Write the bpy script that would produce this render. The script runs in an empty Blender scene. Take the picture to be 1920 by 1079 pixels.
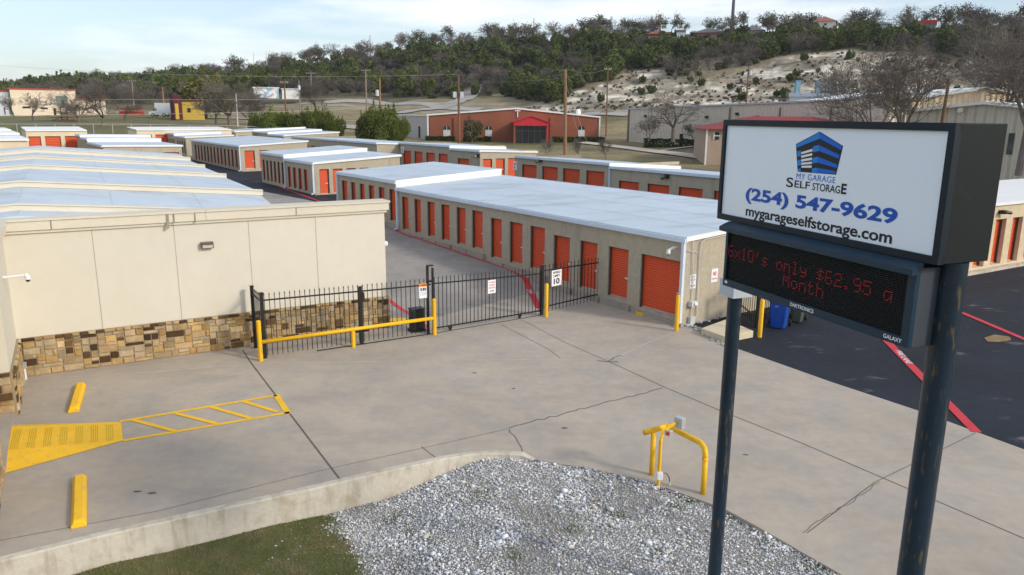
import bpy, bmesh, math, random
import numpy as np
from mathutils import Vector, Matrix
random.seed(7); np.random.seed(7)
scene = bpy.context.scene
COL = scene.collection
# ------------------------------------------------------------------ camera
F, CX, CY, H = 1424.0, 960.0, 539.5, 7.5
_zv = np.array([912 - CX, 6800 - CY, F]); _up = -_zv / np.linalg.norm(_zv)
_fw = np.array([0, 0, 1.0]); _Y = _fw - _fw.dot(_up) * _up; _Y /= np.linalg.norm(_Y)
_X = np.cross(_Y, _up); _R = np.array([_X, _Y, _up])
def ray(u, v): return _R @ np.array([u - CX, v - CY, F])
def P(u, v, z=0.0):
    r = ray(u, v); t = (z - H) / r[2]; return Vector((r[0] * t, r[1] * t, z))
def PD(u, v, d):
    r = ray(u, v); t = d / math.hypot(r[0], r[1]); return Vector((r[0] * t, r[1] * t, H + r[2] * t))
def hit(s, d, u, v):
    r = ray(u, v); A = np.array([[r[0], -d[0]], [r[1], -d[1]]])
    t, w = np.linalg.solve(A, np.array([s[0], s[1]])); return float(w), float(H + r[2] * t)
cam_d = bpy.data.cameras.new('camera'); cam = bpy.data.objects.new('camera', cam_d); COL.objects.link(cam)
cam_d.sensor_width = 36; cam_d.lens = F / 1920 * 36; cam_d.clip_end = 9000; cam_d.clip_start = 0.1
cr, cu, cb = _R @ np.array([1, 0, 0]), _R @ np.array([0, -1, 0]), _R @ np.array([0, 0, -1])
cam.matrix_world = Matrix(((cr[0], cu[0], cb[0], 0), (cr[1], cu[1], cb[1], 0), (cr[2], cu[2], cb[2], H), (0, 0, 0, 1)))
scene.camera = cam
scene.view_settings.view_transform = 'Standard'; scene.view_settings.look = 'None'
scene.view_settings.gamma = 1; scene.view_settings.exposure = 0.27
# ------------------------------------------------------------------ sky and sun
SUN_EL, SUN_AZ = math.radians(27), math.radians(118)      # azimuth clockwise from +Y
w = bpy.data.worlds.new("World"); scene.world = w; w.use_nodes = True
nt = w.node_tree; nt.nodes.clear()
def N(t, **k):
    n = nt.nodes.new(t)
    for a, b in k.items(): setattr(n, a, b)
    return n
out = N('ShaderNodeOutputWorld'); bg = N('ShaderNodeBackground'); bg.inputs[1].default_value = 0.15
sky = N('ShaderNodeTexSky', sky_type='NISHITA'); sky.sun_disc = False
sky.sun_elevation = SUN_EL; sky.sun_rotation = SUN_AZ; sky.air_density = 1.0; sky.dust_density = 1.6; sky.ozone_density = 2.6
tc = N('ShaderNodeTexCoord'); mp = N('ShaderNodeMapping'); mp.inputs['Scale'].default_value = (1.0, 1.0, 5.5)
nz = N('ShaderNodeTexNoise'); nz.inputs['Scale'].default_value = 2.4; nz.inputs['Detail'].default_value = 7; nz.inputs['Roughness'].default_value = 0.55
rp = N('ShaderNodeValToRGB'); rp.color_ramp.elements[0].position = 0.46; rp.color_ramp.elements[1].position = 0.66
rp.color_ramp.elements[0].color = (0.22, 0.22, 0.22, 1); rp.color_ramp.elements[1].color = (0.95, 0.95, 0.95, 1)
mx = N('ShaderNodeMixRGB'); mx.inputs['Color2'].default_value = (6.5, 6.7, 6.95, 1)
L = nt.links.new
L(tc.outputs['Generated'], mp.inputs[0]); L(mp.outputs[0], nz.inputs['Vector']); L(nz.outputs[0], rp.inputs[0])
L(rp.outputs[0], mx.inputs['Fac']); L(sky.outputs[0], mx.inputs['Color1']); L(mx.outputs[0], bg.inputs[0]); L(bg.outputs[0], out.inputs[0])
sd = bpy.data.lights.new('sun', 'SUN'); sd.energy = 1.95; sd.angle = math.radians(7); sd.color = (1.0, 0.92, 0.80)
sun = bpy.data.objects.new('sun', sd); COL.objects.link(sun)
_sv = Vector((math.sin(SUN_AZ) * math.cos(SUN_EL), math.cos(SUN_AZ) * math.cos(SUN_EL), math.sin(SUN_EL)))
sun.rotation_euler = _sv.to_track_quat('Z', 'Y').to_euler(); sun.location = (0, 0, 60)
# ------------------------------------------------------------------ helpers
def tag(o, label=None, cat=None, group=None, kind=None):
    if label: o['label'] = label
    if cat: o['category'] = cat
    if group: o['group'] = group
    if kind: o['kind'] = kind
    return o
def thing(name, label, cat, loc=(0, 0, 0), rz=0, group=None):
    o = bpy.data.objects.new(name, None); COL.objects.link(o); o.location = loc; o.rotation_euler = (0, 0, rz); o.empty_display_size = .2
    return tag(o, label, cat, group)
def copy_tree(o, parent=None):
    c = o.copy(); COL.objects.link(c); c.parent = parent
    for ch in o.children: copy_tree(ch, c)
    return c
class MB:
    def __init__(s): s.v = []; s.f = []; s.c = []; s.col = None
    def add(s, vs, fs):
        n = len(s.v); s.v += [tuple(x) for x in vs]; s.f += [tuple(i + n for i in f) for f in fs]
        if s.col is not None: s.c += [s.col] * len(fs)
        return s
    def quad(s, *p): return s.add(p, [tuple(range(len(p)))])
    def box(s, x0, x1, y0, y1, z0, z1, M=None):
        vs = [(x, y, z) for z in (z0, z1) for x, y in ((x0, y0), (x1, y0), (x1, y1), (x0, y1))]
        if M is not None: vs = [M @ Vector(q) for q in vs]
        return s.add(vs, [(3, 2, 1, 0), (4, 5, 6, 7), (0, 1, 5, 4), (1, 2, 6, 5), (2, 3, 7, 6), (3, 0, 4, 7)])
    def fbox(s, o, d, n, w0, w1, t0, t1, z0, z1):
        """box in a wall frame: w along d, t along n"""
        M = Matrix(((d[0], n[0], 0, o[0]), (d[1], n[1], 0, o[1]), (0, 0, 1, 0), (0, 0, 0, 1)))
        return s.box(w0, w1, t0, t1, z0, z1, M)
    def tube(s, pts, r, n=8, caps=True):
        pts = [Vector(p) for p in pts]; rs = r if isinstance(r, (list, tuple)) else [r] * len(pts)
        base = len(s.v); k = len(pts); ref = None
        for i, p in enumerate(pts):
            t = (pts[min(i + 1, k - 1)] - pts[max(i - 1, 0)]).normalized()
            if ref is None: ref = Vector((0, 0, 1)).cross(t) if abs(t.z) < .9 else Vector((1, 0, 0)).cross(t)
            u_ = (ref - t * ref.dot(t)).normalized(); ref = u_; v_ = t.cross(u_)
            for j in range(n):
                a = 2 * math.pi * j / n; s.v.append(tuple(p + (u_ * math.cos(a) + v_ * math.sin(a)) * rs[i]))
        nf = 0
        for i in range(k - 1):
            for j in range(n):
                s.f.append((base + i * n + j, base + i * n + (j + 1) % n, base + (i + 1) * n + (j + 1) % n, base + (i + 1) * n + j)); nf += 1
        if caps: s.f.append(tuple(base + j for j in range(n))[::-1]); s.f.append(tuple(base + (k - 1) * n + j for j in range(n))); nf += 2
        if s.col is not None: s.c += [s.col] * nf
        return s
    def extr(s, poly, y0, y1, M=None):
        """polygon in xz extruded along y"""
        k = len(poly); vs = [(x, y0, z) for x, z in poly] + [(x, y1, z) for x, z in poly]
        if M is not None: vs = [M @ Vector(q) for q in vs]
        return s.add(vs, [tuple(range(k)), tuple(range(2 * k - 1, k - 1, -1))] + [((i + 1) % k, i, k + i, k + (i + 1) % k) for i in range(k)])
    def build(s, name, m=None, parent=None, smooth=False, local=False, bevel=0):
        me = bpy.data.meshes.new(name); vs = s.v
        if parent is not None and not local:
            inv = Matrix.LocRotScale(parent.location, parent.rotation_euler, None)
            if parent.parent: inv = Matrix.LocRotScale(parent.parent.location, parent.parent.rotation_euler, None) @ inv
            inv = inv.inverted(); vs = [tuple(inv @ Vector(q)) for q in vs]
        me.from_pydata(vs, [], s.f); me.update()
        if s.c:
            at = me.color_attributes.new('tint', 'FLOAT_COLOR', 'CORNER'); arr = []
            for p, c in zip(me.polygons, s.c): arr += list(c) * p.loop_total
            at.data.foreach_set('color', arr)
        if smooth: me.polygons.foreach_set('use_smooth', [True] * len(me.polygons))
        if m: me.materials.append(m)
        o = bpy.data.objects.new(name, me); COL.objects.link(o)
        if parent is not None: o.parent = parent
        if bevel:
            b = o.modifiers.new('b', 'BEVEL'); b.width = bevel; b.segments = 2; b.limit_method = 'ANGLE'
        return o
MATS = {}
def mat(name, col, rough=.8, metal=0, var=.12, vscale=3.0, detail=6, bump=0, bscale=40, col2=None, mix=(.4, .62), attr=None, wave=None, spec=.3, emit=None, streak=None, objrand=0, coat=0, bdist=.02):
    if name in MATS: return MATS[name]
    m = bpy.data.materials.new(name); m.use_nodes = True; t = m.node_tree; b = t.nodes['Principled BSDF']; lk = t.links.new
    def nn(ty, **k):
        n = t.nodes.new(ty)
        for q, z in k.items(): setattr(n, q, z)
        return n
    b.inputs['Roughness'].default_value = rough; b.inputs['Metallic'].default_value = metal; b.inputs['Specular IOR Level'].default_value = spec
    if coat: b.inputs['Coat Weight'].default_value = coat
    g = nn('ShaderNodeNewGeometry'); src = g.outputs['Position']
    if objrand:
        src = nn('ShaderNodeTexCoord').outputs['Object']
    base = nn('ShaderNodeRGB'); base.outputs[0].default_value = (*col, 1); c = base.outputs[0]
    if attr:
        a = nn('ShaderNodeAttribute'); a.attribute_name = attr; c = a.outputs['Color']
    def noise(scale, det=6, vec=None, ro=.6):
        n = nn('ShaderNodeTexNoise'); n.inputs['Scale'].default_value = scale; n.inputs['Detail'].default_value = det; n.inputs['Roughness'].default_value = ro
        lk(vec or src, n.inputs['Vector']); return n.outputs[0]
    if col2:
        r = nn('ShaderNodeMapRange'); r.inputs[1].default_value = mix[0]; r.inputs[2].default_value = mix[1]; lk(noise(vscale, detail), r.inputs[0])
        x = nn('ShaderNodeMixRGB'); lk(r.outputs[0], x.inputs[0]); lk(c, x.inputs[1]); x.inputs[2].default_value = (*col2, 1); c = x.outputs[0]
    if var:
        for sc, am in ((vscale * .35, var), (vscale * 4.3, var * .6)):
            r = nn('ShaderNodeMapRange'); r.inputs[1].default_value = .3; r.inputs[2].default_value = .7; r.inputs[3].default_value = 1 - am; r.inputs[4].default_value = 1 + am * .7
            lk(noise(sc, 5), r.inputs[0]); x = nn('ShaderNodeVectorMath', operation='SCALE'); lk(c, x.inputs[0]); lk(r.outputs[0], x.inputs['Scale']); c = x.outputs[0]
    if streak:
        mpn = nn('ShaderNodeMapping'); mpn.inputs['Scale'].default_value = streak[1]; lk(src, mpn.inputs[0])
        r = nn('ShaderNodeMapRange'); r.inputs[1].default_value = streak[2]; r.inputs[2].default_value = streak[3]; r.inputs[4].default_value = streak[4]; lk(noise(1, 5, mpn.outputs[0]), r.inputs[0])
        x = nn('ShaderNodeMixRGB'); lk(r.outputs[0], x.inputs[0]); lk(c, x.inputs[1]); x.inputs[2].default_value = (*streak[0], 1); c = x.outputs[0]
    if objrand:
        oi = nn('ShaderNodeObjectInfo'); r = nn('ShaderNodeMapRange'); r.inputs[3].default_value = 1 - objrand; r.inputs[4].default_value = 1 + objrand; lk(oi.outputs['Random'], r.inputs[0])
        x = nn('ShaderNodeVectorMath', operation='SCALE'); lk(c, x.inputs[0]); lk(r.outputs[0], x.inputs['Scale']); c = x.outputs[0]
    lk(c, b.inputs['Base Color'])
    hsrc = None
    if bump: hsrc = noise(bscale, 4)
    if wave:
        sx = nn('ShaderNodeSeparateXYZ'); lk(src, sx.inputs[0])
        ad = nn('ShaderNodeVectorMath', operation='DOT_PRODUCT'); lk(src, ad.inputs[0]); ad.inputs[1].default_value = wave[0]
        mm = nn('ShaderNodeMath', operation='MULTIPLY'); lk(ad.outputs['Value'], mm.inputs[0]); mm.inputs[1].default_value = 2 * math.pi / wave[1]
        sn = nn('ShaderNodeMath', operation='SINE'); lk(mm.outputs[0], sn.inputs[0]); hsrc = sn.outputs[0]
    if hsrc is not None:
        bp = nn('ShaderNodeBump'); bp.inputs['Strength'].default_value = bump or wave[2]; bp.inputs['Distance'].default_value = bdist if not wave else wave[1] * .25
        lk(hsrc, bp.inputs['Height']); lk(bp.outputs[0], b.inputs['Normal'])
    if emit:
        b.inputs['Emission Color'].default_value = (*emit[0], 1); b.inputs['Emission Strength'].default_value = emit[1]
    MATS[name] = m; return m
# site frame: a runs away along the aisles, p to the right across them
A = Vector((-.5838, .8119)); PP = Vector((.8119, .5838)); B0 = Vector((6.2, 26.81))
def W2(s, t): q = B0 + A * s + PP * t; return q
def ST(x, y): q = Vector((x, y)) - B0; return q.dot(A), q.dot(PP)
KN = [(0, 0), (7.8, 0), (10.4, .32), (13, .43), (22, .74), (30, 1.16), (60, 1.3), (80, 1.5), (120, 2.0)]
def hs(s):
    if s <= 0: return 0.0
    for (a0, h0), (a1, h1) in zip(KN, KN[1:]):
        if s <= a1: return h0 + (h1 - h0) * (s - a0) / (a1 - a0)
    return KN[-1][1]
def hxy(x, y): return hs(ST(x, y)[0])
# colours / materials
SUNV = (PP.x, PP.y, 0)
M_conc = mat('concrete', (.44, .378, .305), .85, var=.11, vscale=.9, detail=8, bump=.15, bscale=60, col2=(.37, .335, .295), mix=(.42, .68), streak=((.27, .235, .19), (.35, .8, .5), .55, .80, .45))
M_conc2 = mat('aisle_concrete', (.33, .30, .27), .85, var=.12, vscale=.8, col2=(.27, .25, .23), bump=.1, bscale=60)
M_kerb = mat('kerb_concrete', (.56, .51, .42), .9, var=.12, vscale=2.5, col2=(.42, .36, .26), mix=(.5, .72), bump=.3, bscale=50, streak=((.26, .21, .14), (5, 5, .9), .52, .75, .6))
M_asph = mat('asphalt', (.014, .018, .028), .8, var=.4, vscale=.7, bump=.3, bscale=120, spec=.3, streak=((.16, .15, .15), (.45, 1.1, 1), .62, .70, .8))
M_joint = mat('joint_filler', (.14, .12, .10), .9, var=.2)
M_jointL = mat('pale_joint', (.50, .45, .37), .9, var=.2)
M_yel = mat('yellow_paint', (.86, .50, .02), .55, var=.08, vscale=5, streak=((.45, .32, .14), (6, 6, 6), .57, .70, .6))
M_yelpipe = mat('yellow_pipe', (.84, .47, .012), .45, var=.10, vscale=5, streak=((.42, .25, .08), (9, 9, 3), .62, .70, .7))
M_red = mat('red_line', (.58, .035, .05), .6, var=.1, vscale=6, streak=((.4, .2, .18), (3, 3, 3), .6, .75, .5))
M_stucco = mat('stucco', (.64, .60, .505), .9, var=.04, vscale=.7, bump=.08, bscale=90, streak=((.60, .52, .40), (.9, .9, .18), .55, .78, .35))
M_corn = mat('cornice', (.64, .59, .48), .85, var=.05, vscale=1.2, streak=((.30, .25, .17), (2.6, 2.6, .1), .66, .74, .55))
M_pebble = mat('pebble_wall', (.44, .385, .295), .95, var=.09, vscale=14, bump=.6, bscale=70, col2=(.52, .44, .31), mix=(.45, .75), streak=((.27, .23, .17), (1.6, 1.6, .25), .55, .75, .45))
M_roof = mat('roof_membrane', (.52, .60, .67), .6, var=.06, vscale=.6, spec=.4, streak=((.34, .37, .39), (.35, .8, .4), .5, .70, .6))
M_white = mat('white_metal', (.82, .82, .80), .5, var=.04)
M_creamcap = mat('cream_metal', (.68, .62, .50), .5, var=.04)
M_gut = mat('gutter_metal', (.62, .70, .80), .45, var=.05)
M_door = mat('door_orange', (.66, .080, .014), .5, var=.05, vscale=1.5, spec=.4)
M_black = mat('black_metal', (.018, .017, .018), .45, var=.1)
M_steel = mat('galvanised', (.55, .57, .58), .4, metal=.6, var=.1)
M_foot = mat('footing', (.36, .32, .27), .9, var=.15)
M_plwhite = mat('white_plastic', (.75, .76, .76), .4, var=.02)
M_glass = mat('dark_glass', (.02, .025, .03), .08, var=0, spec=.8)
# ------------------------------------------------------------------ ground sheets
def drape(poly, dz, name, m, parent=None, kind='structure', thick=0, label=None):
    """polygon (xy points) laid on the yard, cut at the slope changes; optional thickness with skirt"""
    bm = bmesh.new()
    for pl_ in (poly if isinstance(poly[0][0], (tuple, list)) else [poly]): bm.faces.new([bm.verts.new((x, y, 0)) for x, y in pl_])
    for s_, _ in KN:
        q = W2(s_, 0); bmesh.ops.bisect_plane(bm, geom=bm.verts[:] + bm.edges[:] + bm.faces[:], plane_co=(q.x, q.y, 0), plane_no=(A.x, A.y, 0), dist=1e-4)
    bmesh.ops.triangulate(bm, faces=bm.faces[:])
    for v in bm.verts: v.co.z = hxy(v.co.x, v.co.y) + dz
    bmesh.ops.recalc_face_normals(bm, faces=bm.faces[:])
    for f in bm.faces:
        if f.normal.z < 0: f.normal_flip()
    if thick:
        r = bmesh.ops.extrude_face_region(bm, geom=bm.faces[:])
        for v in [g for g in r['geom'] if isinstance(g, bmesh.types.BMVert)]: v.co.z -= thick
    me = bpy.data.meshes.new(name); bm.to_mesh(me); bm.free(); me.materials.append(m)
    o = bpy.data.objects.new(name, me); COL.objects.link(o); o.parent = parent
    if parent is None: tag(o, label, None, None, kind)
    return o
def strip(pts, wd):
    """thin polygon round a polyline"""
    pts = [Vector((p[0], p[1])) for p in pts]; Lf, Rt = [], []
    ws = wd if isinstance(wd, list) else [wd] * len(pts)
    for i, p in enumerate(pts):
        t = (pts[min(i + 1, len(pts) - 1)] - pts[max(i - 1, 0)]).normalized(); n = Vector((-t.y, t.x)) * ws[i] / 2
        Lf.append(p + n); Rt.append(p - n)
    return [(tuple(Rt[i]), tuple(Rt[i + 1]), tuple(Lf[i + 1]), tuple(Lf[i])) for i in range(len(pts) - 1)]
def pxy(u, v): q = P(u, v); return (q.x, q.y)
def pg(u, v):
    z = 0.0
    for _ in range(12): q = P(u, v, z); z = hxy(q.x, q.y)
    return (q.x, q.y)
C0 = Vector((-14.157, 20.826)); CD = Vector((.8653, .5013)); CE = Vector((-.5013, .8653))   # cream building frame: CD along wall, CE away
def CW(w_, e_): q = C0 + CD * w_ + CE * e_; return (q.x, q.y)
kerb_edge = [pxy(*q) for q in ((0, 1050), (194, 1002), (350, 967), (600, 911.6), (650, 899.5), (734, 880), (827, 860), (883, 851), (934, 849), (982, 852), (1004, 861.5))]
kdir = (Vector(kerb_edge[0]) - Vector(kerb_edge[3])).normalized(); k0 = Vector(kerb_edge[0]) + kdir * 14
slab_edge = [pxy(*q) for q in ((1052, 870), (1100, 877), (1180, 894.5), (1230, 906), (1265.6, 921), (1336.5, 946), (1363, 956.6), (1410, 982), (1455, 1007), (1500, 1033.5), (1580, 1079))]
e0 = Vector(slab_edge[-1]); ed = (Vector(slab_edge[-1]) - Vector(slab_edge[-3])).normalized(); ed = Vector((ed.x + .1, ed.y)).normalized()
slab_edge.append(tuple(e0 + ed * 8))
asph_edge = [pxy(*q) for q in ((1310, 622), (1385, 655), (1560, 717), (1731.7, 773.6), (1920, 843))]
ae = Vector(asph_edge[-1]) + (Vector(asph_edge[-1]) - Vector(asph_edge[-2])).normalized() * 14
apron = [tuple(k0)] + kerb_edge + slab_edge + [(14, 3), tuple(ae)] + asph_edge[::-1] + [tuple(W2(0, .3)), tuple(W2(0, 0)), tuple(W2(7.6, 0)), (-4.0, 26.5), CW(11.08, .3), CW(0, .3), CW(-9, .3), CW(-9, -6), CW(-22, -6)]
apron_o = drape(apron, 0, 'concrete_apron', M_conc, thick=.16)
# aisle between the cream building and the long row
aisle = [(-4.0, 26.5), tuple(W2(7.6, 0)), tuple(W2(36.6, 0)), tuple(W2(66, -3.5)), tuple(W2(66, -10)), CW(8.1, 32), CW(8.1, .3), CW(11.08, .3)]
drape(aisle, 0, 'aisle_pavement', M_conc2)
asphalt = asph_edge + [tuple(ae), (40, 14), (75, 50), tuple(W2(36, 40)), tuple(W2(110, 40)), tuple(W2(110, -60)), tuple(W2(34, -62)), CW(-12, 30), CW(8, 30), tuple(W2(33, -10)), tuple(W2(33, 7)), tuple(W2(-.01, 7.6))]
drape([(-60, 60), (-14, 30), (4, 24), (16, 10), (60, 20), (75, 50), tuple(W2(36, 40)), tuple(W2(100, 34)), tuple(W2(108, 34)), tuple(W2(108, -75)), (-80, 75)], -.012, 'asphalt_yard', M_asph)
# joints, cracks and painted marks
def line(pts, wd, nm, m, dz=.004): return drape(strip([pxy(*q) for q in pts], wd), dz, nm, m)
def wig(a_, b_, n, amp):
    r = []
    for i in range(n + 1):
        t = i / n; r.append((a_[0] + (b_[0] - a_[0]) * t + random.uniform(-amp, amp) * (0 < i < n), a_[1] + (b_[1] - a_[1]) * t + random.uniform(-amp, amp) * .6 * (0 < i < n)))
    return r
line([(455, 657), (470, 680), (638, 900)], .045, 'pavement_joint', M_joint)
line([(1141, 678), (1243, 725), (1352, 771), (1500, 830), (1920, 1010)], .03, 'pavement_joint', M_joint)
line([(940, 609), (1030, 656), (1050, 672)], .02, 'pavement_joint', M_joint)
line([(978, 600), (1060, 643), (1141, 678)], .02, 'pavement_joint', M_joint)
line([(0, 1014), (300, 958), (430, 925), (600, 883), (795, 840), (955, 804)], .015, 'pavement_joint', M_joint)
line([(790, 838), (816, 858)], .02, 'pavement_joint', M_joint)
line([(1513, 1000), (1640, 905), (1830, 812)], .018, 'pavement_joint', M_joint)
line([(50, 712), (300, 697), (470, 682), (720, 678), (860, 676)], .05, 'pavement_joint', M_jointL)
line([(860, 676), (1030, 674), (1141, 678), (1210, 645), (1262, 625)], .045, 'pavement_joint', M_jointL)
line(wig((955, 803), (1243, 728), 26, 3), .035, 'pavement_crack', M_joint, .006)
line(wig((955, 806), (985, 851), 9, 2.5), .02, 'pavement_crack', M_joint, .006)
line(wig((1505, 1000), (1650, 905), 14, 5), .012, 'pavement_crack', M_joint, .006)
line(wig((1120, 677), (1160, 680), 6, 2), .06, 'pavement_crack', M_joint, .006)
line(wig((1141, 678), (1165, 667), 6, 2), .05, 'pavement_crack', M_joint, .006)
for q in ((963, 729), (1398, 853), (1058, 803), (155, 955), (258, 922), (285, 925), (890, 700)):
    c = Vector(pxy(*q)); drape([tuple(c + Vector((math.cos(t) * .09 * random.uniform(.5, 1.2), math.sin(t) * .05 * random.uniform(.6, 1.2)))) for t in np.linspace(0, 6.28, 8)[:-1]], .004, 'pavement_stain', M_joint)
def yl(a_, b_, wd=.13): return drape(strip([pxy(*a_), pxy(*b_)], wd), .008, 'yellow_marking', M_yel)
yl((225, 791), (519, 742)); yl((231, 827), (543, 774)); yl((518, 741), (541, 777), .16)
for a_, b_ in (((248.5, 788), (330, 809.5)), ((330, 776), (411.6, 796.5)), ((396, 764), (470, 785)), ((458, 754), (520, 773))):
    drape(strip([pxy(*a_), pxy(*b_)], .13), .012, 'yellow_marking', M_yel)
drape(strip([pxy(1011, 579), pxy(995, 548), pxy(984, 526), pxy(981, 521)], [.26, .3, .3, .2]), .008, 'red_fire_lane_line', M_red)
drape(strip([pg(*q) for q in ((984, 525), (975, 517), (963.6, 510), (948, 503), (905.8, 489), (870, 477), (838.4, 466), (800, 453), (770, 444), (754, 438.5), (745, 434), (736, 429), (715.7, 420), (690, 410), (640, 392), (605, 380), (540, 357), (495, 338))], .17), .012, 'red_fire_lane_line', M_red)
drape(strip([pxy(1655, 632), pxy(1831, 811)], .25), .008, 'red_fire_lane_line', M_red)
drape(strip([pxy(1790, 581), pxy(1920, 636), pxy(2100, 712)], .22), .008, 'red_fire_lane_line', M_red)
drape(strip([pxy(726, 568), pxy(772, 590), pxy(800, 615)], .2), .008, 'red_fire_lane_line', M_red)
drape(strip([pxy(726, 600), pxy(763, 600)], .5), .008, 'yellow_marking', M_yel)
# painted words on the red lines
# brown puddle of dirt on the asphalt
drape([pxy(*q) for q in ((1845, 634), (1865, 628), (1893, 632), (1896, 638), (1872, 642), (1852, 641))], .006, 'dirt_patch', mat('dirt_brown', (.28, .19, .09), .9, var=.3, vscale=9))
# aisle grey slab lines + parapet on curb: kerb beside the red line (step up to the row)
def fpad(s0, s1, z1): return MB().fbox(W2(0, 0), A, -PP, s0, s1, 0, .55, z1 - .5, z1)
# ------------------------------------------------------------------ terrain
def az(u): r = ray(u, 212); return math.atan2(r[0], r[1])
def zat(d, v, u=960): r = ray(u, v); return H + r[2] * d / math.hypot(r[0], r[1])
def colm(u, fixed, pv):
    return az(u), fixed + [(d, zat(d, v, u)) for d, v in pv]
COLS = [
 colm(-1500, [(0, 0), (110, 1.6), (140, 2.2), (250, 6), (500, 9)], []),
 colm(-200, [(0, 0), (110, 1.8)], [(150, 238), (200, 223), (260, 214), (340, 200), (480, 186), (600, 182)]),
 colm(0, [(0, 0), (115, 2.0)], [(150, 236), (200, 222), (260, 214), (340, 198), (450, 183), (560, 174)]),
 colm(200, [(0, 0), (115, 2.0)], [(150, 236), (200, 222), (260, 213), (340, 194), (440, 170), (520, 152)]),
 colm(400, [(0, 0), (120, 2.0)], [(150, 236), (200, 223), (260, 211), (330, 188), (420, 158), (480, 140)]),
 colm(700, [(0, 0), (125, 2.0)], [(160, 250), (200, 236), (250, 214), (295, 196), (320, 186), (400, 125), (450, 103)]),
 colm(800, [(0, 0), (125, 1.7)], [(150, 262), (180, 246), (240, 214), (285, 196), (310, 182), (390, 108), (440, 85)]),
 colm(960, [(0, 0), (125, 1.6)], [(150, 265.5), (170, 258), (220, 228), (260, 203), (290, 185), (380, 92), (420, 75)]),
 colm(1150, [(0, 0), (125, 1.6)], [(150, 265.5), (180, 256), (215, 212), (240, 195), (262, 172), (350, 82), (390, 68)]),
 colm(1350, [(0, 0), (110, 1.5)], [(150, 264), (190, 256), (215, 208), (238, 188), (275, 140), (330, 80), (370, 64)]),
 colm(1600, [(0, 0), (100, 1.4)], [(150, 264), (190, 258), (215, 208), (238, 180), (275, 120), (320, 68), (350, 58)]),
 colm(1920, [(0, 0), (90, 1.3)], [(150, 262), (190, 258), (215, 208), (238, 180), (275, 120), (320, 68), (350, 57)]),
 colm(2600, [(0, 0), (90, 1.3)], [(150, 262), (190, 258), (215, 200), (238, 178), (275, 120), (320, 80), (350, 72)]),
 (math.radians(100), [(0, 0), (110, 1.2), (200, 3), (400, 14), (600, 20)]),
]
COLS.sort(key=lambda c: c[0])
CREST = [c[1][-1] for c in COLS]
def prof(col, d):
    k = col[1]
    if d >= k[-1][0]:
        d0, z0 = k[-1]; return z0 - min(d - d0, 60) * .05 - min(max(d - d0 - 60, 0), 400) * .02
    for (d0, z0), (d1, z1) in zip(k, k[1:]):
        if d <= d1:
            t = (d - d0) / (d1 - d0); return z0 + (z1 - z0) * t
def far_h(a_, d):
    if a_ <= COLS[0][0]: return prof(COLS[0], d)
    if a_ >= COLS[-1][0]: return prof(COLS[-1], d)
    for c0, c1 in zip(COLS, COLS[1:]):
        if a_ <= c1[0]:
            t = (a_ - c0[0]) / (c1[0] - c0[0]); t = t * t * (3 - 2 * t); return prof(c0, d) * (1 - t) + prof(c1, d) * t
from mathutils import noise as mnoise
def fbm(x, y, z=0, o=4):
    return mnoise.fractal(Vector((x, y, z)), .9, 2.0, o)
def terr(x, y):
    d = math.hypot(x, y); a_ = math.atan2(x, y)
    near = hxy(x, y) - .08 if d > 24 else -1.3
    if d < 100: return near
    fh = far_h(a_, d)
    t = min(1, max(0, (d - 100) / 25)); z = near * (1 - t) + fh * t
    if d > 150: z += fbm(x * .02, y * .02) * min(1, (d - 150) / 120) * 1.6
    return z
def u_of(x, y):
    a_ = math.atan2(x, y); lo, hi = -3000, 5000
    c = _R.T @ np.array([math.sin(a_), math.cos(a_), 0]); return CX + F * c[0] / c[2] if c[2] > 0 else 99999
def proj(p):
    c = _R.T @ (np.array(p) - np.array([0, 0, H])); return CX + F * c[0] / c[2], CY + F * c[1] / c[2]
def ground_at(u, v, d0=60):
    d = d0
    while d < 900:
        q = PD(u, v, d)
        if terr(q.x, q.y) > q.z: return Vector((q.x, q.y, terr(q.x, q.y)))
        d += 1.5
    return PD(u, v, 500)
def on(u, d):
    q = PD(u, 212, d); return Vector((q.x, q.y, terr(q.x, q.y)))
angs = sorted(set([round(math.radians(t), 5) for t in np.arange(-44, 48, .3)] + [round(math.radians(t), 5) for t in list(range(-180, -44, 8)) + list(range(48, 180, 8))]))
ds = [0, 8, 14, 19, 23.9, 24.3] + list(np.arange(26, 100, 2.0)) + list(np.arange(100, 210, 3.0)) + list(np.arange(210, 420, 2.6)) + [430, 445, 460, 480, 500, 525, 550, 580, 620, 700, 900, 1300]
def rockmask(x, y, z, u, v):
    """limestone cut where the quarry face shows"""
    if u < 985 or v > 215: return 0
    top = np.interp(u, [985, 1040, 1100, 1150, 1200, 1290, 1350, 1420, 1500, 1560, 1700, 1900, 2400], [196, 185, 165, 140, 130, 155, 128, 125, 105, 95, 95, 130, 140]) + fbm(x * .05, y * .05) * 14
    return 1 if v > top else 0
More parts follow.
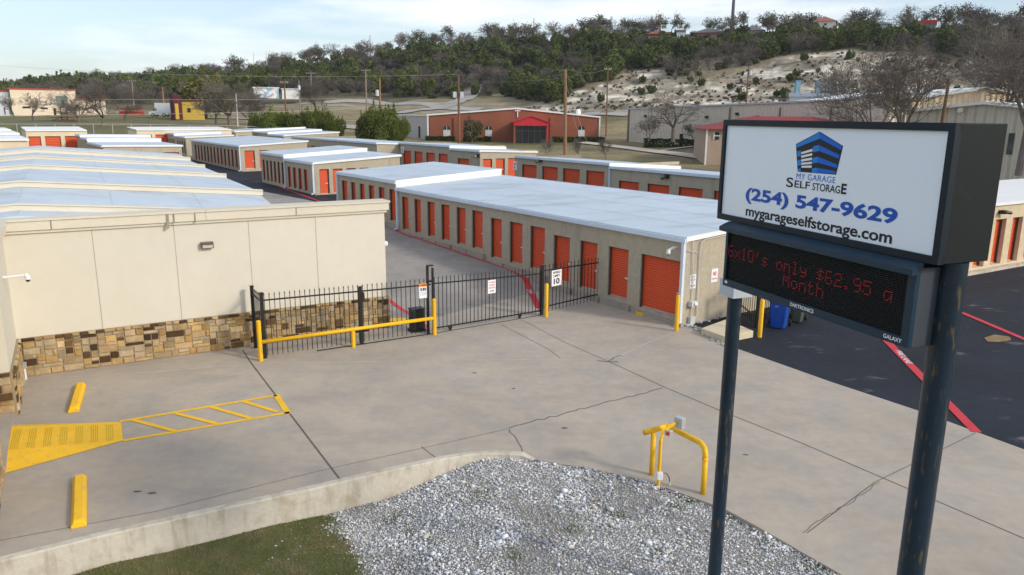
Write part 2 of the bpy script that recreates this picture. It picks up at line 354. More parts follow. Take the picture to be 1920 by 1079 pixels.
def tcol(x, y, d, z):
    n = fbm(x * .03, y * .03); n2 = fbm(x * .15 + 9, y * .15)
    u, v = (u_of(x, y), 300)
    if d > 24: v = proj((x, y, z))[1]
    g = Vector((.13, .135, .045)); dry = Vector((.29, .23, .125)); brush = Vector((.085, .08, .045)); rock = Vector((.86, .79, .65)); dirt = Vector((.36, .30, .21))
    if d < 100: return g.lerp(dry, .5)
    if d > 205 and rockmask(x, y, z, u, v) and u < 5000:
        k = fbm(x * .06, y * .06, z * .5); c = rock.lerp(Vector((.30, .25, .18)), min(1, max(0, k * 2.2 + .1))); sb = mnoise.noise(Vector((x * .02, y * .02, z * .9))); c = c.lerp(Vector((.27, .22, .16)), min(.85, max(0, sb * 4))); s2 = mnoise.noise(Vector((x * .09, y * .09, z * 1.9 + 7))); c = c.lerp(Vector((.36, .30, .22)), min(.8, max(0, s2 * 3)))
        return c.lerp(Vector((.12, .10, .07)), .6 if n2 > .22 else 0)
    if u < 380 and d < 255: c = g.lerp(dry, min(1, max(0, .25 + n * .8)))
    elif d < 215: c = g.lerp(dry, min(1, max(0, .62 + n * .9 + n2 * .3)))
    elif d < 300: c = (dirt if n > .05 else dry).lerp(g, .35 if n2 > .1 else .1)
    else: c = brush.lerp(dry, .35 if n > .1 else .1)
    return c
tv = []; tcv = []
for d in ds:
    for a_ in angs:
        x, y = math.sin(a_) * d, math.cos(a_) * d; z = terr(x, y)
        if d > 205 and abs(a_) < .9:
            u = u_of(x, y); v = proj((x, y, z))[1]
            if rockmask(x, y, z, u, v):      # ledges of the limestone face
                q = z / 2.2; z = (math.floor(q) + min(1, max(0, (q - math.floor(q) - .25) * 1.6))) * 2.2 + fbm(x * .25, y * .25) * .7
        tv.append((x, y, z)); tcv.append(tuple(tcol(x, y, d, z)) + (1,))
nA = len(angs); tf = []
for i in range(len(ds) - 1):
    for j in range(nA):
        j2 = (j + 1) % nA; tf.append((i * nA + j, i * nA + j2, (i + 1) * nA + j2, (i + 1) * nA + j))
me = bpy.data.meshes.new('ground'); me.from_pydata(tv, [], tf); me.update()
at = me.color_attributes.new('zone', 'FLOAT_COLOR', 'POINT'); at.data.foreach_set('color', [c for q in tcv for c in q])
me.polygons.foreach_set('use_smooth', [True] * len(me.polygons))
me.materials.append(mat('terrain', (.2, .2, .1), .95, attr='zone', var=.34, vscale=.5, detail=8, bump=.9, bscale=1.2, bdist=.5, streak=((.17, .14, .09), (.06, .06, 2.2), .50, .62, .5)))
tag(bpy.data.objects.new('ground', me), kind='structure'); COL.objects.link(bpy.data.objects['ground'])
#--PART2--
# ------------------------------------------------------------------ storage rows
def facade(mb, o, d, n, L0, L1, z0, z1, ops, dep=.16):
    """wall face along d (outward n) with real openings; ops = (w0,w1,zb,zt)"""
    ops = sorted(ops); X = lambda w_, z, t=0: (o[0] + d[0] * w_ + n[0] * t, o[1] + d[1] * w_ + n[1] * t, z)
    cur = L0
    for w0, w1, zb, zt in ops:
        if w0 > cur: mb.quad(X(cur, z0), X(w0, z0), X(w0, z1), X(cur, z1))
        mb.quad(X(w0, zt), X(w1, zt), X(w1, z1), X(w0, z1)); mb.quad(X(w0, z0), X(w1, z0), X(w1, zb), X(w0, zb))
        for w_ in (w0, w1): mb.quad(X(w_, zb), X(w_, zb, -dep), X(w_, zt, -dep), X(w_, zt))
        mb.quad(X(w0, zt), X(w0, zt, -dep), X(w1, zt, -dep), X(w1, zt)); mb.quad(X(w0, zb), X(w0, zb, -dep), X(w1, zb, -dep), X(w1, zb))
        cur = w1
    if L1 > cur: mb.quad(X(cur, z0), X(L1, z0), X(L1, z1), X(cur, z1))
M_track = mat('door_track', (.075, .065, .06), .6, var=.1)
def rollup(o, d, n, w0, w1, zb, zt, parent, dep=.16, m=None, fine=True, hand=1, nm='door'):
    mb = MB(); X = lambda w_, z, t: (o[0] + d[0] * w_ + n[0] * t, o[1] + d[1] * w_ + n[1] * t, z)
    k = max(4, int((zt - zb) / (.09 if fine else .2))); zs = np.linspace(zb, zt, 2 * k + 1)
    for i in range(2 * k):
        t0 = -dep + (.0 if i % 2 == 0 else .022); t1 = -dep + (.022 if i % 2 == 0 else .0)
        mb.quad(X(w0, zs[i], t0), X(w1, zs[i], t0), X(w1, zs[i + 1], t1), X(w0, zs[i + 1], t1))
    dr = mb.build(nm, m or M_door, parent)
    tr = MB(); a, b = w0 + .002, w1 - .002; tr.extr([(a, zb), (a + .045, zb), (a + .045, zt - .04), (b - .045, zt - .04), (b - .045, zb), (b, zb), (b, zt - .002), (a, zt - .002)], -dep + .022, -dep + .10, Matrix(((d[0], n[0], 0, o[0]), (d[1], n[1], 0, o[1]), (0, 0, 1, 0), (0, 0, 0, 1)))); tr.build('door_frame', M_track, dr)
    if fine:
        hw = (w0 + .07 if hand > 0 else w1 - .07); s_ = 1 if hand > 0 else -1; zc = zb + (zt - zb) * .42
        h = MB(); h.fbox(o, d, n, min(hw, hw + s_ * .2), max(hw, hw + s_ * .2), -dep + .02, -dep + .05, zc - .02, zc + .02)
        h.fbox(o, d, n, hw + s_ * .05 - .03, hw + s_ * .05 + .03, -dep + .05, -dep + .07, zc - .035, zc + .035)
        h.build('handle', M_plwhite, dr)
        b = MB(); b.fbox(o, d, n, w0, w1, -dep + .0, -dep + .035, zb, zb + .05); b.build('bottom_bar', M_steel, dr)
    return dr
M_seam = mat('seam', (.48, .555, .62), .7)
def storage(label, secs, t0, wd, front=(), left=(), rise=.42, group='storage rows of the yard', wall=None, fine=True, lw=None, flip=False, caps=None, ds_at=()):
    """secs: (s0, s1, base z, eave z); low side at t0, face of front at s0"""
    wall = wall or M_pebble
    s0, s1 = secs[0][0], secs[-1][1]
    cx_, cy_ = W2(s0, t0); T = thing('storage_building', label, 'building', (cx_, cy_, secs[0][2]), 0, group)
    o = Vector(W2(0, 0)); wm = MB(); rf = MB(); fs = MB(); gu = MB()
    zl, zr = (lambda e: e, lambda e: e + rise) if not flip else (lambda e: e + rise, lambda e: e)
    ol, orr = W2(0, t0), W2(0, t0 + wd)
    for i, (a0, a1, zb, ze) in enumerate(secs):
        ops = [q for q in left if a0 <= q[0] < a1]
        facade(wm, ol, A, -PP, a0, a1, zb - .8, zl(ze), ops)
        wm.fbox(orr, A, PP, a0, a1, -.1, 0, zb - .8, zr(ze)) if 0 else facade(wm, orr, A, PP, a0, a1, zb - .8, zr(ze), [])
        of = W2(a0, t0); 
        if i == 0:
            facade(wm, of, PP, -A, 0, wd, zb - .8, zl(ze), list(front))
        else: 
            pz = secs[i - 1][3]; wm.quad((*W2(a0, t0), zb - .8), (*W2(a0, t0 + wd), zb - .8), (*W2(a0, t0 + wd), min(zl(ze), zr(ze))), (*W2(a0, t0), min(zl(ze), zr(ze))))
        # gable wedge above the level part of the end wall, near and far
        for ss in (a0, a1):
            wm.quad((*W2(ss, t0), zl(ze)), (*W2(ss, t0 + wd), zl(ze)), (*W2(ss, t0 + wd), zr(ze)), (*W2(ss, t0), zl(ze)))
        if i == len(secs) - 1: wm.quad((*W2(a1, t0), zb - .8), (*W2(a1, t0 + wd), zb - .8), (*W2(a1, t0 + wd), zl(ze)), (*W2(a1, t0), zl(ze)))
        # roof sheet (thin slab with overhang)
        e = .1; pts = []
        for ss, tt in ((a0 - e, t0 - e), (a0 - e, t0 + wd + e), (a1, t0 + wd + e), (a1, t0 - e)):
            k = (tt - t0) / wd; pts.append((*W2(ss, tt), zl(ze) + (zr(ze) - zl(ze)) * k + .10))
        lo = [(x, y, z - .09) for x, y, z in pts]
        rf.add(pts + lo, [(0, 1, 2, 3), (7, 6, 5, 4), (0, 4, 5, 1), (1, 5, 6, 2), (2, 6, 7, 3), (3, 7, 4, 0)])
        if fine:
            for kk_ in (.27, .55, .8):
                sm_ = MB(); zc = zl(ze) + (zr(ze) - zl(ze)) * kk_ + .104; c0, c1 = W2(a0, t0 + wd * kk_ - .015), W2(a0, t0 + wd * kk_ + .015); c2, c3 = W2(a1, t0 + wd * kk_ + .015), W2(a1, t0 + wd * kk_ - .015); sm_.quad((*c0, zc), (*c1, zc), (*c2, zc), (*c3, zc)); sm_.build('roof_seam', M_seam, T)
        # white fascia on the near end of each section
        q0, q1 = W2(a0 - e - .02, t0 - e), W2(a0 - e - .02, t0 + wd + e); zt0, zt1 = pts[0][2] + .015, pts[1][2] + .015
        dn = .20 if i == 0 else .0
        if i == 0: b0, b1 = zt0 - .17, zt1 - .17
        else:
            pe = secs[i - 1][3]; b0, b1 = zl(pe) + .09, zr(pe) + .09
        q2, q3 = W2(a0 - e + .03, t0 - e), W2(a0 - e + .03, t0 + wd + e)
        fs = MB(); fs.add([(*q0, b0), (*q1, b1), (*q1, zt1), (*q0, zt0), (*q2, b0), (*q3, b1), (*q3, zt1), (*q2, zt0)], [(0, 1, 2, 3), (7, 6, 5, 4), (3, 2, 6, 7), (0, 3, 7, 4), (1, 5, 6, 2), (0, 4, 5, 1)])
        fs.build('fascia', M_white, T); gu = MB()
        tt0 = t0 if not flip else t0 + wd
        gu.fbox(W2(0, tt0), A, -PP if not flip else PP, a0 - .1, a1 - .03, .03, .17, ze - .10, ze + .06)
        gu.fbox(W2(0, t0 + wd if not flip else t0), A, PP if not flip else -PP, a0 - .1, a1 - .03, .1, .13, ze + rise - .06, ze + rise + .12)
        gu.build('gutter', M_gut, T)
    wm.build('wall', wall, T); rf.build('roof', M_roof, T)
    for i, ss in enumerate(ds_at):
        zb, ze = [(z, e_) for a0, a1, z, e_ in secs if a0 - .2 <= ss <= a1 + .2][-1]
        d_ = MB(); d_.fbox(W2(0, t0), A, -PP, ss - .06, ss + .06, .02, .14, hs(ss) + .12, ze - .1)
        d_.tube([(*W2(ss, t0 - .08), hs(ss) + .2), (*W2(ss, t0 - .12), hs(ss) + .1), (*W2(ss, t0 - .3), hs(ss) + .06)], .06, 6); d_.build('downspout', M_gut, T)
    for q in left: rollup(ol, A, -PP, *q, T, fine=fine, hand=1)
    for q in front: rollup(of if 0 else W2(s0, t0), PP, -A, *q, T, fine=fine, hand=-1)
    return T
# -- the long row beside the gate
ld = [(.12, 2.19, .27, 2.37)] + [(a, b, .38, 2.40) for a, b in ((2.86, 4.0), (4.67, 5.76), (6.41, 7.53))] + [(a, b, .63, 2.6) for a, b in ((8.15, 9.24), (9.83, 10.86), (11.5, 12.45))] + \
     [(a, b, .86, 2.8) for a, b in ((13.16, 14.16), (14.75, 15.65), (16.33, 17.22), (17.91, 18.74), (19.46, 20.24), (20.94, 21.75))] + \
     [(a, b, 1.2, 3.12) for a, b in ((22.5, 23.35), (23.98, 24.78), (25.4, 26.2), (26.8, 27.55), (28.17, 28.9), (29.49, 30.4))]
rowB = storage('long storage row with orange doors whose near corner stands beside the entrance gate', [(0, 22.33, 0, 3.2), (22.33, 31, .9, 3.58)], 0, 7.33, (), ld, rise=.42, ds_at=(.02, 22.2, 30.95))
f = MB()
for a, b, z, _ in ld: f.fbox(W2(0, 0), A, -PP, a - .25, b + .25, .002, .16, hs(a) - .3, z - .14)
f.fbox(W2(0, 0), A, -PP, 22.0, 31.0, .0, .1, .3, 1.0); f.build('footing', M_foot, rowB)
f = MB(); f.fbox(W2(0, 0), A, -PP, 1.75, 2.15, .162, .18, .0, .13); f.build('yellow_stain', M_yel, rowB)
# weather: rows of the yard
def regular(s0, n, pitch, w_, zb, h=1.95): return [(s0 + i * pitch, s0 + i * pitch + w_, zb, zb + h) for i in range(n)]
def st_of(p): return ST(p.x, p.y)
a1 = PD(588.2, 304.8, 62); sA, tA = st_of(a1)
storage('short stepped storage row with orange front doors behind the long row', [(sA, sA + 6.6, .95, 3.66), (sA + 6.6, sA + 13, 1.05, 3.95)], tA, 7.5,
        front=[(.42, 1.22, 1.25, 3.2), (1.55, 2.35, 1.25, 3.2), (2.7, 3.5, 1.25, 3.2), (3.85, 4.65, 1.25, 3.2)], left=regular(sA + 1.5, 4, 1.25, .8, 1.35, 1.75) + regular(sA + 6.95, 6, 1.0, .62, 1.5, 1.85), ds_at=(sA + .05, sA + 6.5))
c1 = PD(450, 274.5, 87); sC, tC = st_of(c1)
storage('single long storage row with one orange end door on the dark asphalt', [(sC, sC + 21, 1.42, 4.0)], tC, 7.4, front=[(.42, 1.5, 1.62, 3.55), (2.0, 3.0, 1.62, 3.55)], left=regular(sC + 1.2, 13, 1.45, .85, 1.65, 1.9), ds_at=(sC + .05,))
# far side of the yard, facing the aisle
storage('storage row with wide orange doors below the brown grass slope right of centre', [(2, 13, .1, 3.0), (13, 26.7, .45, 3.5), (26.7, 39.4, 1.0, 3.74)], 21, 8, rise=-.5,
        left=[(a, a + 2.2, .75, 2.55) for a in (14.0, 17.2, 20.3, 23.4)] + [(a, a + 2.2, 1.2, 3.1) for a in (27.3, 30.3, 33.2, 36.2)], ds_at=(26.6,))
storage('storage row with three narrow orange end doors in front of the church', [(45.4, 51.1, 1.1, 3.97), (51.1, 62.3, 1.15, 4.22)], 21, 7, rise=-.25,
        front=[(.35, 1.45, 1.3, 3.2), (1.9, 3.0, 1.3, 3.2), (3.4, 4.5, 1.3, 3.2)], left=[(47.4, 49.6, 1.2, 3.1)] + regular(51.6, 4, 2.7, 1.9, 1.3, 2.1))
pE = W2(62.3, 21); wE, _ = hit(pE, (-PP.x, -PP.y), 707, 264.6)
storage('far storage row with a blank cream end wall and small orange doors', [(62.4, 90, 1.2, 4.2)], 21 - wE, 7 + wE, rise=-.45, left=regular(63.4, 10, 2.5, 1.7, 1.35, 1.9))
g1 = PD(532.5, 251.7, 118); sG, tG = st_of(g1)
storage('stepped storage row with blank cream end beside the juniper bushes', [(sG, sG + 7, 1.9, 4.25), (sG + 7, sG + 14, 2.0, 4.5), (sG + 14, sG + 22, 2.1, 4.75)], tG, 8.5, left=regular(sG + 1, 4, 1.4, .9, 2.2, 1.5) + regular(sG + 7.7, 5, 1.25, .8, 2.3, 1.6), fine=False)
l1 = PD(348, 257, 112); sL, tL = st_of(l1)
storage('low storage row with blank cream end behind the single long row', [(sL, sL + 6.3, 1.85, 4.2), (sL + 6.3, sL + 12, 1.9, 4.5)], tL, 6.2, rise=.2, left=regular(sL + .7, 4, 1.25, .75, 2.1, 1.6) + regular(sL + 6.8, 4, 1.25, .75, 2.1, 1.7), fine=False)
k1 = PD(192.7, 270, 84); sK, tK = st_of(k1)
storage('storage row with white stepped roof just beyond the stepped cream roof', [(sK, sK + 10, 1.3, 4.25), (sK + 10, sK + 15.5, 1.4, 4.6), (sK + 15.5, sK + 19.5, 1.5, 4.85)], tK, 7.1, rise=-.1, front=[(5.3, 6.8, 1.5, 3.55)], left=regular(sK + 1.0, 6, 1.35, .8, 1.8, 1.7), fine=False)
storage('short storage row with one square orange end door near the back corner of the yard', [((lambda q: q[0])(st_of(PD(441, 245.5, 128))), (lambda q: q[0])(st_of(PD(441, 245.5, 128))) + 8, 2.1, 4.6)], st_of(PD(441, 245.5, 128))[1], 2.6, front=[(.5, 2.1, 2.3, 4.0)], fine=False, rise=.1)
# back row running across the view
def crossrow(label, u0, v0, u1, d, ze, doors, base):
    q = PD(u0, v0, d); o = Vector((q.x, q.y)); Lw, _ = hit(o, (PP.x, PP.y), u1, v0)
    T = thing('storage_building', label, 'building', (q.x, q.y, base), 0, 'storage rows of the yard')
    m = MB(); dd = []
    for a, b, vt in doors:
        w0, _ = hit(o, (PP.x, PP.y), a, v0); w1, _ = hit(o, (PP.x, PP.y), b, v0); dd.append((w0, w1, ze - 2.75, ze - .55))
    facade(m, o, PP, -A, 0, Lw, base - 1, ze, dd); m.fbox(o, PP, A, 0, Lw, .2, 7, base - 1, ze - .02); m.build('wall', mat('cream_wall', (.74, .62, .42), .9, var=.08), T)
    r = MB(); r.add([(*(o - A * .15), ze + .02), (*(o + PP * Lw - A * .15), ze + .02), (*(o + PP * Lw + A * 7.2), ze + .3), (*(o + A * 7.2), ze + .3), (*(o - A * .15), ze + .14), (*(o + PP * Lw - A * .15), ze + .14), (*(o + PP * Lw + A * 7.2), ze + .42), (*(o + A * 7.2), ze + .42)], [(4, 5, 6, 7), (0, 1, 5, 4), (3, 2, 1, 0), (1, 2, 6, 5), (0, 4, 7, 3), (2, 3, 7, 6)]); r.build('roof', M_white, T)
    for q_ in dd: rollup(o, PP, -A, *q_, T, fine=False)
    return o, Lw
crossrow('back storage row with three big orange doors seen above the stepped cream roof', 48, 248, 163, 104, PD(48, 247, 104).z, [(51.5, 75, 0), (83, 112.5, 0), (120.5, 149, 0), (156, 162, 0)], 1.9)
crossrow('back storage row seen between the two roofs with its orange doors near the left', 256, 246, 434, 122, PD(256, 245.5, 122).z, [(258.7, 284, 0), (290.6, 314, 0), (330, 352, 0), (360, 380, 0), (404, 409, 0)], 2.1)
j1 = PD(36, 254, 78)
def jrow():
    T = thing('storage_building', 'cream storage row with a white stepped roof at the left edge', 'building', (j1.x, j1.y, 1.3), 0, 'storage rows of the yard')
    o = Vector((j1.x, j1.y)); m = MB(); r = MB(); 
    for i, (e0_, e1_, z) in enumerate(((-8, 2, PD(36, 264, 70).z), (2, 14, PD(36, 254, 78).z), (14, 26, PD(36, 246, 92).z))):
        m.fbox(o, -PP, A, 0, 26, e0_, e1_ - .05, 0, z - .03); r.fbox(o, -PP, A, -.15, 26, e0_ - .15, e1_ - .06, z - .02 , z + .14)
    m.build('wall', MATS['cream_wall'], T); r.build('roof', M_white, T)
    for k, z in ((.3, 3.9), (6, 4.2), (16, 4.6)):
        q = MB(); q.fbox(o, A, PP, k - .12, k + .12, .02, .3, z - .55, z - .3); q.build('wall_lamp', M_black, T)
jrow()
# right-hand building across the asphalt
f0 = P(1808, 514, .0); f1 = P(1920, 494, .0); Fo = Vector((f0.x, f0.y)); Fd = (Vector((f1.x, f1.y)) - Fo).normalized(); Fn = Vector((Fd.y, -Fd.x))
def rowF():
    T = thing('storage_building', 'storage building with tall orange doors seen past the right edge of the big sign', 'building', (Fo.x, Fo.y, 0), 0, 'storage rows of the yard')
    dd = []; X = 0
    for k in range(-4, 12):
        w0 = -.35 + k * 1.62 + 1.0; dd.append((w0, w0 + 1.0, .22, 2.55))
    m = MB(); facade(m, Fo, Fd, Fn, -7, 20, -.3, 3.25, dd, dep=.3); m.fbox(Fo, Fd, -Fn, -7, 20, .35, 7.2, -.3, 3.24); m.build('wall', mat('cream_pebble', (.66, .54, .36), .95, var=.12, vscale=10, bump=.6, bscale=50), T)
    r = MB(); r.fbox(Fo, Fd, -Fn, -7.15, 20.1, -.12, 7.4, 3.27, 3.42); r.build('roof', M_white, T)
    k = MB(); k.fbox(Fo, Fd, Fn, -7, 20, .0, .35, -.2, .12); k.build('footing', M_kerb, T)
    for q in dd: rollup(Fo, Fd, Fn, *q, T, dep=.3, hand=1)
    q = MB(); w_, z_ = hit(Fo, Fd, 1875, 397); q.fbox(Fo, Fd, Fn, w_ - .16, w_ + .16, .02, .3, z_ - .1, z_ + .08); q.tube([(*(Fo + Fd * w_ + Fn * .25), z_), (*(Fo + Fd * (w_ + .3) + Fn * .4), z_ - .05)], .08, 8); q.build('wall_lamp', M_black, T)
rowF()
# ------------------------------------------------------------------ cream office building
off = thing('office_building', 'cream stucco building with patterned stone base and stepped roof at left', 'building', (C0.x, C0.y, 0))
m = MB(); ZT = 4.54
def cbox(mb, w0, w1, e0_, e1_, z0, z1): mb.fbox(C0, CD, CE, w0, w1, e0_, e1_, z0, z1)
cbox(m, 0, 8.0, .45, 30, 0, 3.72); cbox(m, 0, 8.0, .0, .449, 0, 4.15); cbox(m, 8.0, 11.18, .0, .45, 0, 4.15); cbox(m, -12, -.001, -3.26, .448, 0, 4.15); cbox(m, -12, -.001, .45, 30, 0, 3.2); cbox(m, -6, -.12, -10.2, -6.9, 0, 4.15); cbox(m, -6, -.2, -6.9, -3.27, 3.0, 4.15); cbox(m, -6, -1.6, -6.9, -3.27, 0, 3.0)
m.build('wall', M_stucco, off)
# cornice, two bands
for z0, z1, pr_ in ((4.15, 4.24, .07), (4.24, 4.50, .13), (4.50, 4.56, .17)):
    cm = MB(); cbox(cm, .0 + pr_ + .002, 11.18 + pr_, -pr_, .45 + pr_, z0 + .001, z1); cbox(cm, -12, pr_, -3.26 - pr_, .45, z0 + .001, z1); cbox(cm, -6, pr_ - .12, -10.2 - pr_, -3.26 - pr_ - .002, z0 + .001, z1); cm.build('cornice', M_corn, off)
for w_ in (2.19, 4.39, 6.59, 8.75):
    jm = MB(); cbox(jm, w_ - .008, w_ + .008, -.006, .0, 1.1, 4.15); jm.build('panel_joint', mat('joint_brown', (.38, .33, .26), .9), off)  # thin brown strips, darker than the stucco, mark the panel joints
for w_, z0, z1, hw in ((4.22, 4.02, 4.50, .05), (4.40, 4.18, 4.49, .03), (5.0, 4.16, 4.49, .025), (1.2, 4.2, 4.5, .02), (8.1, 4.22, 4.5, .02)):
    m = MB(); m.add([(*CW(w_ - hw, -.136), z0), (*CW(w_ + hw * .8, -.136), z0 + .05), (*CW(w_ + hw, -.136), z1), (*CW(w_ - hw * .7, -.136), z1)], [(0, 1, 2, 3)]); m.build('water_stain', mat('water_stain', (.30, .27, .20), .9, var=.3, vscale=12), off)
# random ashlar stone base: each stone its own block in one part mesh
def ashlar(o, d, n, L0, L1, z1, parent, seed):
    rnd = random.Random(seed); g = .105; nx = int(round((L1 - L0) / g)); nz = int(round(z1 / g)); used = set(); mb = MB(); mb.col = (.3, .3, .3, 1)
    pal = [(.55, .37, .15), (.48, .33, .17), (.58, .43, .23), (.44, .27, .10), (.52, .40, .25), (.38, .28, .15), (.50, .34, .17), (.46, .36, .23)]; dark = [(.075, .04, .022), (.10, .055, .025), (.16, .09, .035)]
    sx = (L1 - L0) / nx; sz = z1 / nz
    for k in range(nz):
        for i in range(nx):
            if (i, k) in used: continue
            wmax = rnd.choice([2, 2, 3, 3, 4, 5]); hmax = rnd.choice([1, 1, 2, 2, 2]) if k < nz - 1 else 1; hmax = min(hmax, nz - 1 - k) if k < nz - 1 else 1; hmax = max(hmax, 1)
            if k == nz - 1: wmax = rnd.choice([2, 2, 3])
            w_ = 0
            while w_ < wmax and i + w_ < nx and (i + w_, k) not in used: w_ += 1
            for a in range(w_):
                for b in range(hmax): used.add((i + a, k + b))
            dk = rnd.random() < (.35 if k == nz - 1 else .15 if w_ * hmax > 3 else .13); c = rnd.choice(dark if dk else pal); q = rnd.uniform(.78, 1.1); mb.col = (c[0] * q, c[1] * q, c[2] * q, 1)
            x0, x1, z0, zz = L0 + i * sx + .006, L0 + (i + w_) * sx - .006, k * sz + .006, (k + hmax) * sz - .006
            p = rnd.uniform(.075, .10) + (.03 if k == nz - 1 else 0); ch = .02
            J = lambda: rnd.uniform(-.008, .008)
            X = lambda w2, z, t: (o[0] + d[0] * w2 + n[0] * t, o[1] + d[1] * w2 + n[1] * t, z)
            V8 = [X(x0, z0, .05), X(x1, z0, .05), X(x1, zz, .05), X(x0, zz, .05), X(x0 + ch + J(), z0 + ch + J(), p), X(x1 - ch + J(), z0 + ch + J(), p), X(x1 - ch + J(), zz - ch + J(), p), X(x0 + ch + J(), zz - ch + J(), p)]
            mb.add(V8, [(4, 5, 6, 7), (0, 1, 5, 4), (1, 2, 6, 5), (2, 3, 7, 6), (3, 0, 4, 7)])
    mb.build('stone_base', mat('ashlar', (.5, .4, .25), .9, attr='tint', var=.3, vscale=7, bump=.9, bscale=22, bdist=.03), parent)
    bk = MB(); bk.fbox(o, d, n, L0 + .003, L1 - .003, .0, .055, 0, z1 + .0); bk.build('mortar', mat('mortar', (.33, .27, .175), .95, var=.1), parent)
ashlar(C0, CD, -CE, .11, 11.22, 1.15, off, 3)
ashlar(Vector(CW(11.22, 0)), CE, CD, -.0, .45, 1.15, off, 4)
ashlar(C0, -CE, CD, .0, 3.32, 1.15, off, 5)
ashlar(Vector(CW(0, -3.27)), -CD, -CE, -.0, 2.2, 1.15, off, 6)
ashlar(Vector(CW(-.12, -6.9)), -CE, CD, .0, 3.3, 1.15, off, 8)
# stepped roof
RW = .35
def rz(w_, z): return z + .62 - abs(w_ - RW) * .62 / 7.65
brk = [.40, 2.0, 5.25, 12.9, 19.2, 24.6, 30]; zs_ = [3.98, 4.10, 4.53, 4.62, 4.68, 4.80, 4.95]
rm = MB(); cp = MB()
for i in range(6):
    e0_, e1_ = brk[i], brk[i + 1]; z = zs_[i]; z_1 = max(z, zs_[i + 1] - .12)
    for wa, wb in ((-12, RW), (RW, 8.12)):
        top = [(*CW(wa, e0_), rz(wa, z)), (*CW(wb, e0_), rz(wb, z)), (*CW(wb, e1_), rz(wb, z_1)), (*CW(wa, e1_), rz(wa, z_1))]
        rm.add(top + [(x, y, z2 - .3) for x, y, z2 in top], [(0, 1, 2, 3), (0, 4, 5, 1), (1, 5, 6, 2), (2, 6, 7, 3), (3, 7, 4, 0)])
for i, e_ in enumerate(brk[:6]):
    z = zs_[i] + .04
    if i == 0: continue
    for wa, wb in ((-12, RW), (RW, 8.2)):
        for (h0, h1, t0_, t1_) in ((-.16, .01, -.09, .09), (.01, .05, -.13, .13)):
            v8 = [(*CW(w_, e_ + t), rz(w_, z) + h) for h in (h0, h1) for w_, t in ((wa, t0_), (wb, t0_), (wb, t1_), (wa, t1_))]
            cp.add(v8, [(4, 5, 6, 7), (0, 1, 5, 4), (1, 2, 6, 5), (2, 3, 7, 6), (3, 0, 4, 7)])
rm.build('roof', M_roof, off); cp.build('roof_cap', M_creamcap, off)
sm = MB()
for i in range(6):
    z1s = max(zs_[i], zs_[i + 1] - .12)
    for w_ in (-2.4, .35, 2.9, 5.6):
        q = [(*CW(w_ - .015, brk[i]), rz(w_, zs_[i]) + .004), (*CW(w_ + .015, brk[i]), rz(w_, zs_[i]) + .004), (*CW(w_ + .015 + .05, brk[i + 1]), rz(w_, z1s) + .004), (*CW(w_ - .015 + .05, brk[i + 1]), rz(w_, z1s) + .004)]; sm.quad(*q)
sm.build('roof_seam', mat('seam', (.36, .38, .41), .7), off)
# lamp on the office wall, camera, globe, conduit
t = thing('wall_light', 'bronze wall pack light on the cream wall', 'light', (*CW(5.3, -.02), 3.43), 0)
M_bronze = mat('bronze', (.16, .13, .10), .4, metal=.5)
m = MB(); cbox(m, 5.12, 5.48, -.16, -.003, 3.36, 3.56); m.build('housing', M_bronze, t, bevel=.012)
m = MB(); m.quad((*CW(5.15, -.164), 3.38), (*CW(5.45, -.164), 3.38), (*CW(5.45, -.164), 3.47), (*CW(5.15, -.164), 3.47)); m.build('lens', mat('lens', (.5, .47, .42), .2), t)
w_, z_ = hit(C0, CE, 5, 521)
t = thing('security_camera', 'white dome camera on an arm at the left wall corner', 'camera', (*CW(0, w_), z_), 0)
q = Vector(CW(0, w_)); m = MB(); m.tube([(*q, z_), (*(q + CD * .55), z_ + .02)], .035, 8); m.build('arm', M_plwhite, t)
m = MB(); m.tube([(*(q + CD * .5), z_ + .05), (*(q + CD * .55), z_ - .02), (*(q + CD * .55), z_ - .10)], [.04, .07, .075], 10); m.build('housing', M_plwhite, t)
m = MB(); m.tube([(*(q + CD * .55), z_ - .10), (*(q + CD * .55), z_ - .15), (*(q + CD * .55), z_ - .17)], [.06, .05, .01], 10); m.build('lens', M_black, t)
t = thing('security_camera', 'small white globe camera on the right end of the cream wall', 'camera', (*CW(11.1, .2), 3.0), 0)
m = MB(); q = Vector(CW(11.1, .2)); m.tube([(*q, 3.0), (*(q + CD * .12), 3.0)], .05, 8); m.build('mount', M_plwhite, t)
m = MB(); m.tube([(*(q + CD * .16), z) for z in (3.1, 3.07, 3.0, 2.93, 2.9)], [.02, .08, .1, .08, .02], 10); m.build('housing', M_plwhite, t, smooth=True)
q = P(49, 712); t = thing('conduit_box', 'grey electrical box on a white pipe at the stone wall corner', 'electrical box', (q.x, q.y, 0))
m = MB(); m.tube([(q.x, q.y, 0), (q.x, q.y, .34)], .03, 8); m.build('pipe', M_plwhite, t)
m = MB(); m.fbox(q.xy, CD, -CE, -.06, .06, -.05, .05, .34, .52); m.build('box', M_steel, t, bevel=.006)
